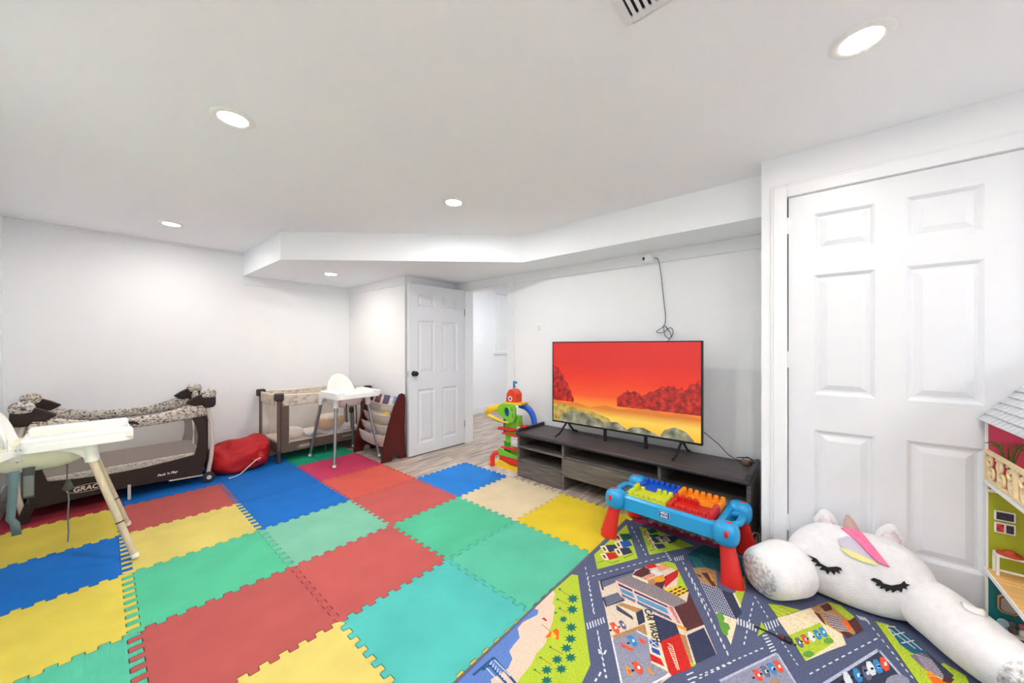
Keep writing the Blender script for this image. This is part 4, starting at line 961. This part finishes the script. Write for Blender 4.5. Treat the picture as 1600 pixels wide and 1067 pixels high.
# ------------------------------------------------------------------ sling bookcase with books
CH = mat('cherry_wood', (80, 13, 9), .38, var=.1, vscale=5, stretch=(2, 2, .5))
bk = thing('sling_bookcase', 'dark cherry red sling bookcase with beige fabric pockets beside the open door', 'bookcase', (0, 0, 0))
pf = [(2.0,.0),(2.03,.20),(2.085,.40),(2.145,.58),(2.19,.675),(2.215,.712),(2.25,.722),(2.282,.705),(2.294,.66),(2.286,.45),(2.282,.33),(2.288,.18),(2.303,.0),(2.215,.0),(2.20,.045),(2.175,.075),(2.14,.06),(2.115,.0)]
for y in (3.46, 4.075): MB().prism(pf, y, y+.02, 'y').build('side_panel', CH, bk, bevel=.003)
MB().box(2.20, 3.48, .06, 2.216, 4.075, .16).build('stretcher', CH, bk)
SLG = mat('sling_beige', (222, 212, 202), .85, bump=.2)
PKT = [(2.068, .270, .125), (2.098, .375, .10), (2.125, .480, .10), (2.172, .600, .11)]
for (x, z, dp) in PKT:
    def pk(u, v, x=x, z=z, dp=dp):
        sag = .02*math.sin(math.pi*u)
        a = v
        if a < .5: return (x+.03*(a*2)**2, 3.482+.592*u, z-sag-dp*(a*2))
        t = (a-.5)*2; return (x+.03+.06*t, 3.482+.592*u, z-sag-dp+(dp+.06)*t)
    s = MB().surf(pk, 14, 10).build('sling_pocket', SLG, bk, smooth=60, solid=.004)
    MB().tube([(x, 3.482+.592*k/10, z-.02*math.sin(math.pi*k/10)) for k in range(11)], .0065, 8).build('hem', SLG, s, smooth=60)
BKS = [(3,3.52,.12,(126,176,214),'pale blue picture book in the top pocket of the bookcase'), (3,3.73,.11,(86,66,104),'dark purple picture book in the top pocket of the bookcase'), (3,3.91,.11,(120,64,80),'plum picture book at the far end of the top pocket'),
       (2,3.50,.10,(150,110,84),'brown picture book in the second pocket of the bookcase'), (2,3.63,.12,(226,204,110),'yellow picture book in the second pocket of the bookcase'),
       (1,3.76,.12,(222,212,84),'bright yellow book in the third pocket of the bookcase'),
       (0,3.50,.03,(70,58,56),'thin dark book in the lowest pocket of the bookcase'), (0,3.56,.10,(196,200,90),'lime yellow book in the lowest pocket of the bookcase'), (0,3.92,.10,(140,160,206),'light blue book in the lowest pocket of the bookcase')]
for k, y, w, c, l in BKS:
    x, z, dp = PKT[k]
    t = thing('picture_book', l, 'book', (x+.030, y, z-dp+.012), 0, 'picture books in the sling bookcase')
    h = dp+.07
    MB().box(0, 0, 0, .011, w, h).build('cover', mat('book_%d_%d_%d' % c, c, .4, var=.14, vscale=28), t, bevel=.001)
    MB().box(.001, .002, .003, .010, w+.0005, h+.0005).build('pages', mat('pages', (236, 232, 222), .8), t)
    t.rotation_euler = (0, .32, 0)

# ------------------------------------------------------------------ high chairs
HCW = mat('chair_white', (244, 243, 238), .28, spec=.6, sss=.05)
def high_chair(label, loc, rz, legm, fx, fy, rear, strapm, ivory, ringed):
    t = thing('high_chair', label, 'high chair', loc, rz, 'white plastic high chairs')
    side = [(-.2,.70),(.20,.70),(.215,.60),(.16,.59)]+[(.16*math.cos(a), .59+.085*math.sin(a)) for a in [math.pi*k/12 for k in range(1, 12)]]+[(-.16,.59),(-.215,.60)]
    for s in (-1, 1):
        sh = MB().prism(side, s*.175-.012, s*.175+.012, 'y').build('seat_frame', HCW, t, smooth=40, bevel=.004)
        for e in (-1, 1): MB().tube([(e*.185, s*.175, .585), (e*.178, s*.172, .70)], [.026, .03], 14).build('leg_socket', HCW, sh, smooth=40)
    def bowl(q): return (q[0], q[1], min(q[2], .25))
    MB().ell((.0, 0, .68), (.19, .17, .125), .8, .7, 32, 16, bowl).build('seat', mat('seat_ivory', (232, 230, 206), .35, sss=.1) if ivory else HCW, t, smooth=60)
    def back(u, v):
        y = (2*u-1); w = .168*(1-.04*v); zt = .275*(max(0, 1-abs(y)**2.3))**.5
        return (-.125-.04*v+.075*y*y, w*y, .64+v*zt)
    MB().surf(back, 28, 16).build('backrest', HCW, t, smooth=60, solid=.018)
    # tray: rounded rectangle, raised rims, cut for the tummy
    P = rrect(-.06, -.245, .345, .245, .05, 6); tr = MB()
    rr = [(1.0, .0, .688), (1.0, 0, .722), (.992, 0, .729), (.96, 0, .729), (.93, 0, .705)]
    cx, cy = .1425, 0
    V = [(cx+(p[0]-cx)*(1-(1-s)*1.15), p[1]*(1-(1-s)), z) for s, _, z in rr for p in P]; k = len(P)
    tr.add(V, [(a*k+i, a*k+(i+1) % k, (a+1)*k+(i+1) % k, (a+1)*k+i) for a in range(len(rr)-1) for i in range(k)]+[list(range((len(rr)-1)*k, len(rr)*k)), list(range(k))[::-1]])
    ty = tr.build('tray', HCW, t, smooth=35)
    for s in (-1, 1): MB().box(-.05, s*.195-.047, .700, .343, s*.195+.047, .757).build('tray_rim', HCW, ty, bevel=.012)
    for sx, sy in ((1, 1), (1, -1), (-1, 1), (-1, -1)):
        top = Vector((sx*.178, sy*.172, .62)); bot = Vector((fx if sx > 0 else -rear, sy*fy, .022))
        lg = MB().tube([top, bot], [.0165, .0155], 14).build('leg', legm, t, smooth=50)
        d = (bot-top).normalized()
        MB().tube([bot-d*.012, bot+d*.012], [.0185, .0165], 14).build('foot_cap', HCW, lg, smooth=50)
        if ringed:
            q = top.lerp(bot, .66); MB().tube([q-d*.003, q+d*.003], .0185, 14).build('leg_ring', BLACK, lg)
    return t
LEGT = mat('leg_tan', (206, 190, 160), .45, var=.06, vscale=6, stretch=(8, 8, .6)); LEGS = mat('leg_silver', (150, 152, 156), .35, metal=.75)
STG = mat('strap_teal_grey', (96, 120, 122), .8, bump=.3); STB = mat('strap_black', (34, 34, 36), .6)
h1 = high_chair('white plastic high chair with tan legs in the left foreground', (-.163, 3.285, .0125), 0, LEGT, .345, .288, .24, STG, True, True)
h2 = high_chair('white plastic high chair with silver legs between the tan playpen and the bookcase', (1.845, 3.965, .0125), -math.pi/2, LEGS, .305, .245, .295, STB, False, False)
def strap(parent, m, pts, w, name='strap'):
    b = MB(); V = []
    for (x, y, z) in pts: V += [(x-w/2, y, z), (x+w/2, y, z)]
    b.add(V, [(2*i, 2*i+1, 2*i+3, 2*i+2) for i in range(len(pts)-1)])
    return b.build(name, m, parent, solid=.003, smooth=60)
strap(h1, STG, [(-.07, -.195, .60), (-.072, -.2, .50), (-.076, -.205, .42), (-.08, -.205, .365), (-.066, -.21, .34), (-.06, -.215, .28)], .03)
strap(h1, mat('strap_grey', (96, 100, 96), .8), [(-.028, -.15, .60), (-.03, -.152, .5), (-.03, -.152, .44)], .04)
MB().box(-.045, -.165, .45, -.012, -.15, .56).build('strap_buckle', mat('buckle_grey', (120, 124, 118), .5), h1, bevel=.005)
c1 = MB().tube([(.094, .015, .59), (.094, .015, .45), (.1, .018, .34), (.096, .015, .25), (.099, .018, .16), (.096, .016, .10)], .0035, 8).build('strap_cord', mat('cord_grey', (110, 112, 108), .7), h1)
MB().lathe([(0, .05), (.008, .045), (.022, .0), (.014, -.012), (0, -.014)], 12, (.098, .016, .41)).build('strap_clip', mat('clip_grey', (84, 88, 80), .5), h1, smooth=50)
text_mesh('sticker_print', 'x x', .018, mat('sticker_ink', (110, 110, 112), .6), h1, basis((-.055, -.2462, .713), (1, 0, 0), (0, 0, 1)), ext=.0002)
strap(h2, STB, [(.17, -.06, .62), (.18, -.06, .5), (.182, -.06, .42)], .02); strap(h2, STB, [(.05, .10, .60), (.05, .11, .48), (.052, .11, .36)], .018); strap(h2, STB, [(.14, .0, .58), (.15, .0, .45), (.15, .0, .34)], .014)
MB().ell((.16, .0, .54), (.014, .026, .030), .7, .7, 14, 10).build('buckle', BLACK, h2, smooth=50)

# ------------------------------------------------------------------ playpens
BRN = mat('playpen_brown', (48, 32, 26), .8, bump=.2, bscale=400); TAN = mat('playpen_tan', (206, 194, 180), .6)
def pattern(name, cols, scale):
    m = bpy.data.materials.new(name); m.use_nodes = True; nt = m.node_tree; p = nt.nodes['Principled BSDF']; p.inputs['Roughness'].default_value = .85
    tc = nt.nodes.new('ShaderNodeTexCoord'); mp = nt.nodes.new('ShaderNodeMapping'); mp.inputs['Scale'].default_value = (1, 1, 1.5)
    vo = nt.nodes.new('ShaderNodeTexVoronoi'); vo.distance = 'CHEBYCHEV'; vo.inputs['Scale'].default_value = scale; vo.inputs['Randomness'].default_value = .75
    r = nt.nodes.new('ShaderNodeValToRGB'); r.color_ramp.interpolation = 'CONSTANT'; sp_ = nt.nodes.new('ShaderNodeSeparateColor')
    nt.links.new(tc.outputs['Object'], mp.inputs[0]); nt.links.new(mp.outputs[0], vo.inputs['Vector']); nt.links.new(vo.outputs['Color'], sp_.inputs[0]); nt.links.new(sp_.outputs[0], r.inputs[0])
    el = r.color_ramp.elements
    while len(el) < len(cols): el.new(.5)
    for i, (e, c) in enumerate(zip(el, cols)): e.position = i/len(cols); e.color = (*lin(c), 1)
    nt.links.new(r.outputs[0], p.inputs['Base Color']); return m
PAT = pattern('playpen_pattern', [(206,196,184), (190,178,166), (60,54,54), (214,206,196), (146,110,84), (200,190,178), (130,140,142), (212,204,192), (112,100,94), (204,196,186), (196,186,174), (214,206,196)], 88)
PATF = pattern('playpen_pattern_fine', [(206,198,188), (196,188,178), (150,142,136), (212,206,198), (168,160,152), (206,198,190)], 120)
MESHB = mat('mesh_taupe', (214, 204, 194), .9, alpha=.27); MESHC = mat('mesh_cream', (232, 222, 206), .9, alpha=.2)
LOGO = mat('logo_silver', (214, 206, 200), .5)
def ellipse_logo(parent, o, w, h, name='logo_ring', th=.004):
    b = MB(); K = 36
    def pt(a, s): return (o[0]+w/2*math.cos(a)*s, o[1], o[2]+h/2*math.sin(a)*(s if s == 1 else 1-(1-s)*w/h*.6)+.06*w*math.cos(a)*.0)
    V = []
    for k in range(K):
        a = 2*math.pi*k/K; V += [pt(a, 1), pt(a, 1-2*th/w)]
    b.add(V, [(2*k, 2*k+1, (2*k+3) % (2*K), (2*k+2) % (2*K)) for k in range(K)])
    return b.build(name, LOGO, parent, recalc=False)
p1 = thing('playpen', 'dark brown playpen with patterned rails and wheels by the left wall', 'playpen', (-.285, 4.2, .0125), 0, 'folding playpens')
Lp, Dp = 1.0, .66
def dip(t, lo, hi): return lo+(hi-lo)*abs(2*t-1)**2.2
def rail(parent, a, b_, lo, hi, lo2, hi2, m, name='top_rail', n_=20, sx=.42):
    P, R = [], []
    for k in range(n_+1):
        t = k/n_; zt = dip(t, lo, hi); zb = dip(t, lo2, hi2)
        P.append((a[0]+(b_[0]-a[0])*t, a[1]+(b_[1]-a[1])*t, (zt+zb)/2)); R.append((zt-zb)/2)
    return MB().tube(P, R, 14, sx=sx, up=(0, 0, 1)).build(name, m, parent, smooth=60)
fr_ = rail(p1, (.03, 0), (.97, 0), .655, .755, .572, .60, PAT); rail(p1, (.03, Dp), (.97, Dp), .655, .755, .575, .62, PAT)
rail(p1, (0, .04), (0, Dp-.04), .70, .79, .62, .66, PAT); rail(p1, (Lp, .04), (Lp, Dp-.04), .70, .79, .62, .66, PAT)
MB().tube([(.44, -.024, .602), (.47, -.03, .622), (.53, -.03, .622), (.56, -.024, .602)], [.006, .012, .012, .006], 8, sx=.6).build('rail_latch', BRN, fr_, smooth=50)
inner = [(.116,.60),(.092,.52),(.082,.43),(.088,.34),(.11,.262),(.25,.243),(.43,.232),(.6,.236),(.76,.25),(.903,.266),(.922,.34),(.929,.434),(.915,.52),(.884,.60)]
outer = [(.05,.70),(.02,.52),(.004,.36),(.012,.22),(.05,.085),(.25,.095),(.43,.10),(.6,.096),(.76,.088),(.95,.075),(.985,.22),(.993,.35),(.98,.52),(.945,.70)]
for yy, nm in ((-.004, 'front_panel'), (Dp+.004, 'back_panel')):
    b = MB(); k = len(inner)
    b.add([(x, yy, z) for x, z in inner]+[(x, yy, z) for x, z in outer], [(i, i+1, k+i+1, k+i) for i in range(k-1)])
    pn = b.build(nm, BRN, p1, solid=.008)
    MB().add([(x, yy, z) for x, z in inner], [list(range(k))]).build('mesh_window', MESHB, pn)
for xx in (0.0, Lp):
    b = MB().surf(lambda u, v, xx=xx: (xx, .03+(Dp-.06)*u, .09+.57*v), 4, 4).build('end_panel', BRN, p1, solid=.008)
MB().box(.03, .02, .15, .97, Dp-.02, .17).build('base_board', BRN, p1); 
mt_ = MB().box(.035, .012, .172, .965, Dp-.025, .284).build('mattress', PATF, p1, bevel=.012)
MB().box(.05, .03, .284, .95, Dp-.04, .289).build('sheet', mat('sheet_taupe', (120, 106, 98), .9, bump=.3), p1)
for (x, y) in ((0, 0), (Lp, 0), (0, Dp), (Lp, Dp)):
    sx = -1 if x == 0 else 1; sy = -1 if y == 0 else 1
    MB().tube([(x-sx*.01, y, .70), (x+sx*.022, y, .52), (x+sx*.03, y, .35), (x+sx*.018, y, .2), (x-sx*.004, y, .06)], .016, 10).build('post', TAN, p1, smooth=50)
    MB().ell((x, y, .735), (.052, .045, .062), .55, .6, 22, 14).build('corner_cap', BRN, p1, smooth=50)
    MB().ell((x+sx*.0, y+sy*.0, .80), (.058, .052, .048), .8, .8, 22, 14).build('corner_pad', PAT, p1, smooth=60)
    MB().prism([(x-sx*.03, .70), (x-sx*.03, .812), (x-sx*.10, .775), (x-sx*.155, .735), (x-sx*.10, .70)], y-.032, y+.032, 'y').build('rail_joint', BRN, p1, bevel=.008)
for y in (-.022, Dp+.02):
    w_ = MB().lathe([(.0, -.016), (.03, -.017), (.043, -.014), (.046, -.006), (.046, .008), (.043, .014), (0, .016)], 28, (Lp+.0, y, .047), 'y').build('wheel', mat('wheel_black', (44, 40, 42), .6), p1, smooth=45)
    MB().lathe([(0, -.021), (.017, -.02), (.019, -.016)], 20, (Lp, y, .047), 'y').build('hub', mat('hub_grey', (200, 198, 196), .4), w_, smooth=45)
    MB().prism([(-.03, 0), (.03, 0), (.06, .11), (.01, .125)], y-.01, y+.03, 'y').build('foot', BRN, p1, bevel=.006)
MB().box(.50, -.01, .0, .518, .008, .12).build('centre_leg', TAN, p1); MB().tube([(.74, -.005, .082), (.96, -.01, .07)], .006, 8).build('base_tube', TAN, p1)
ellipse_logo(p1, (.30, -.0095, .163), .215, .056)
text_mesh('lettering', 'GRACO', .046, LOGO, p1, basis((.303, -.0092, .162), (1, 0, 0), (0, 0, 1)), bold=.001, shear=.15, sx=.98)
text_mesh('lettering', "Pack 'n Play", .025, mat('print_white', (236, 232, 230), .5), p1, basis((.73, -.0094, .148), (1, 0, .02), (0, 0, 1)), bold=.0006, shear=.3, sx=1.05)
tag(MB().surf(lambda u, v: (.05+.5*u, 4.44+.3*v, .545+.0+.06*math.sin(3*v)), 2, 2).build('changing_pad', mat('pad_white', (232, 228, 222), .8), solid=.02), 'white pad lying inside the brown playpen', 'pad') if False else None

p2 = thing('playpen', 'tan and cream playpen in the far corner behind the silver legged high chair', 'playpen', (1.300, 4.275, .0125), 0, 'folding playpens')
L2, D2 = .98, .60
BR2 = mat('playpen_mocha', (104, 86, 74), .7, bump=.2); DKP = mat('playpen_charcoal', (62, 62, 64), .5); CRM = pattern('cream_print', [(222,208,190), (226,214,198), (204,184,164), (224,212,196), (186,176,164), (224,210,194), (214,200,170), (226,214,200)], 34); CR2 = mat('cream_fabric', (226, 214, 198), .85)
for (x, y) in ((0, 0), (L2, 0), (0, D2), (L2, D2)):
    ps = MB().tube([(x, y, .10), (x, y, .70)], .017, 12).build('post', BR2, p2, smooth=50)
    MB().tube([(x, y, 0), (x, y, .13)], [.021, .022], 12).build('foot', DKP, ps, smooth=50)
    MB().box(x-.042, y-.034, .655, x+.042, y+.034, .735).build('corner_cap', mat('cap_dark', (56, 44, 40), .5), p2, bevel=.014)
b = MB()
for sx, x0 in ((1, .018), (-1, L2-.018)):
    for k in range(22):
        z = .20+k*.0215; b.box(min(x0, x0+sx*.075), -.008-(.003 if k % 2 else 0), z, max(x0, x0+sx*.075), .004, z+.0208)
b.build('gathered_sleeve', BR2, p2)
for yy in (0, D2):
    rr_ = rail(p2, (.03, yy), (L2-.03, yy), .705, .72, .69, .70, CR2, sx=1.6)
    MB().box(.03, yy-.012, .595, L2-.03, yy+.012, .70).build('rail_cover', CRM, p2, bevel=.008)
    MB().box(.018, yy-.004, .10, L2-.018, yy+.004, .20).build('skirt', BR2, p2, bevel=.003)
    MB().box(.09, yy-.001, .20, L2-.09, yy+.001, .60).build('mesh_panel', MESHC, p2)
    MB().box(.088, yy-.006, .195, .098, yy+.002, .60).build('binding', CR2, p2)
for xx in (0, L2):
    MB().box(xx-.012, .03, .595, xx+.012, D2-.03, .71).build('rail_cover', CRM, p2, bevel=.008)
    MB().box(xx-.004, .018, .10, xx+.004, D2-.018, .20).build('skirt', BR2, p2, bevel=.003)
    MB().box(xx-.001, .02, .20, xx+.001, D2-.02, .60).build('mesh_panel', MESHC, p2)
MB().box(.02, .02, .165, L2-.02, D2-.02, .205).build('mattress', mat('mattress_cream', (222, 212, 200), .85), p2, bevel=.008)
ellipse_logo(p2, (.243, -.0052, .139), .14, .045, th=.003); text_mesh('lettering', 'GRACO', .034, LOGO, p2, basis((.245, -.0055, .139), (1, 0, 0), (0, 0, 1)), bold=.0008, shear=.1, sx=.85)
MB().box(.66, -.0055, .155, .80, -.004, .160).build('label_strip', LOGO, p2)
MB().tube([(.48, .02, 0), (.48, .02, .16)], .008, 8).build('centre_leg', DKP, p2)
# what lies in the tan playpen
pil = MB().ell((1.46, 4.44, .285), (.12, .13, .062), .8, .75, 28, 16); tag(fuzz(pil, .01, 9, 3).build('pillow', mat('pillow_white', (236, 228, 214), .9), smooth=70), 'soft white pillow at the left end of the tan playpen', 'pillow')
bl = MB().surf(lambda u, v: (1.60+.62*u, 4.31+.30*v, .232+.02*math.sin(11*u+3*v)+.014*math.sin(17*v+6*u)), 40, 24).build('blanket', mat('blanket_blue', (208, 212, 222), .9, var=.16, vscale=14), smooth=70, solid=.012)
tag(bl, 'pale blue and white crumpled blanket in the tan playpen', 'blanket')
nu = thing('nursing_pillow', 'tan and cream nursing pillow on the blanket in the tan playpen', 'pillow', (1.88, 4.43, .26))
fuzz(MB().ell((0, 0, .075), (.17, .105, .082), .75, .8, 30, 18), .006, 8, 5).build('base', mat('pillow_tan', (204, 158, 118), .85), nu, smooth=70)
fuzz(MB().ell((.0, 0, .118), (.14, .095, .062), .8, .8, 30, 18), .005, 8, 6).build('top_cover', mat('pillow_cream', (238, 226, 210), .85), nu, smooth=70)

# ------------------------------------------------------------------ red bag
RED = mat('bag_red', (184, 14, 22), .7, bump=.25, bscale=60, var=.06, vscale=4)
bg = thing('drawstring_bag', 'slumped red fabric bag with a white cord between the two playpens', 'bag', (1.0, 4.47, .0125))
def sack(q):
    x, y, z = q; return (x*(1+.1*z), y*(1-.05*z), max(z, -.62)*(1-.14*x*x)+(.12*x))
bb_ = MB().ell((0, 0, .12), (.262, .25, .165), .62, .72, 72, 40, sack)
from mathutils import noise as _n
vv = []
for v in bb_.v:
    q = Vector(v); r_ = 1+.10*_n.noise(q*6)+.075*_n.noise(Vector((q.x*13, q.y*6, q.z*19)))-.03*abs(_n.noise(Vector((q.x*24+3, q.y*9, q.z*26))))
    vv.append((q.x*r_, q.y*r_, max(.0, q.z*r_)))
bb_.v = vv; bb_.build('sack', RED, bg, smooth=80)
MB().tube([(.12, -.225, .17), (.13, -.245, .12), (.10, -.262, .10), (.05, -.265, .115)], [.03, .035, .028, .01], 10, sx=.5).build('fold', RED, bg, smooth=70)
MB().lathe([(0, -.006), (.008, -.005), (.01, .0), (0, .002)], 12, (.125, -.262, .135), 'y').build('eyelet', mat('eyelet_grey', (150, 120, 110), .4, metal=.6), bg)
MB().tube([(.12, -.268, .118), (.07, -.285, .105), (.0, -.30, .055), (-.06, -.315, .012), (-.10, -.325, .004), (-.15, -.33, .004)], .0045, 8).build('draw_cord', mat('cord_white', (226, 214, 208), .8), bg, smooth=60)

# ------------------------------------------------------------------ small things on the rug
gt = thing('toy_guitar', 'tiny dark toy guitar lying on the rug in front of the unicorn', 'toy', (*W(1216, 995, .022), .024))
g0, g1 = Vector(W(1189, 985, .024)), Vector(W(1227, 1001, .024)); dd = (g1-g0); gt.rotation_euler = (0, 0, math.atan2(dd.y, dd.x))
MB().box(-.075, -.002, 0, .0, .002, .004).build('neck', mat('toy_black', (24, 22, 24), .4), gt); MB().box(-.085, -.005, 0, -.07, .005, .005).build('head', mat('toy_black', (24, 22, 24), .4), gt)
MB().prism(blob((.012, 0), .014, .013)[:], 0, .008).build('body', mat('toy_maroon', (84, 30, 34), .4), gt); MB().prism(blob((.034, 0), .014, .016), 0, .008).build('lower_bout', mat('toy_black', (24, 22, 24), .4), gt)
tgc = thing('tagged_cord', 'tan loop of cord with a pale blue tag between the block table and closet', 'cord', (2.52, .23, .018))
MB().tube([(.0, .0, .03), (.02, .03, .08), (.05, .02, .11), (.075, -.005, .10), (.06, -.01, .04), (.02, .0, .01)], .0035, 8).build('loop', mat('cord_tan', (190, 160, 132), .7), tgc, smooth=60)
MB().box(-.02, -.012, .0, -.014, .018, .042).build('tag', mat('tag_blue', (160, 200, 222), .6), tgc)
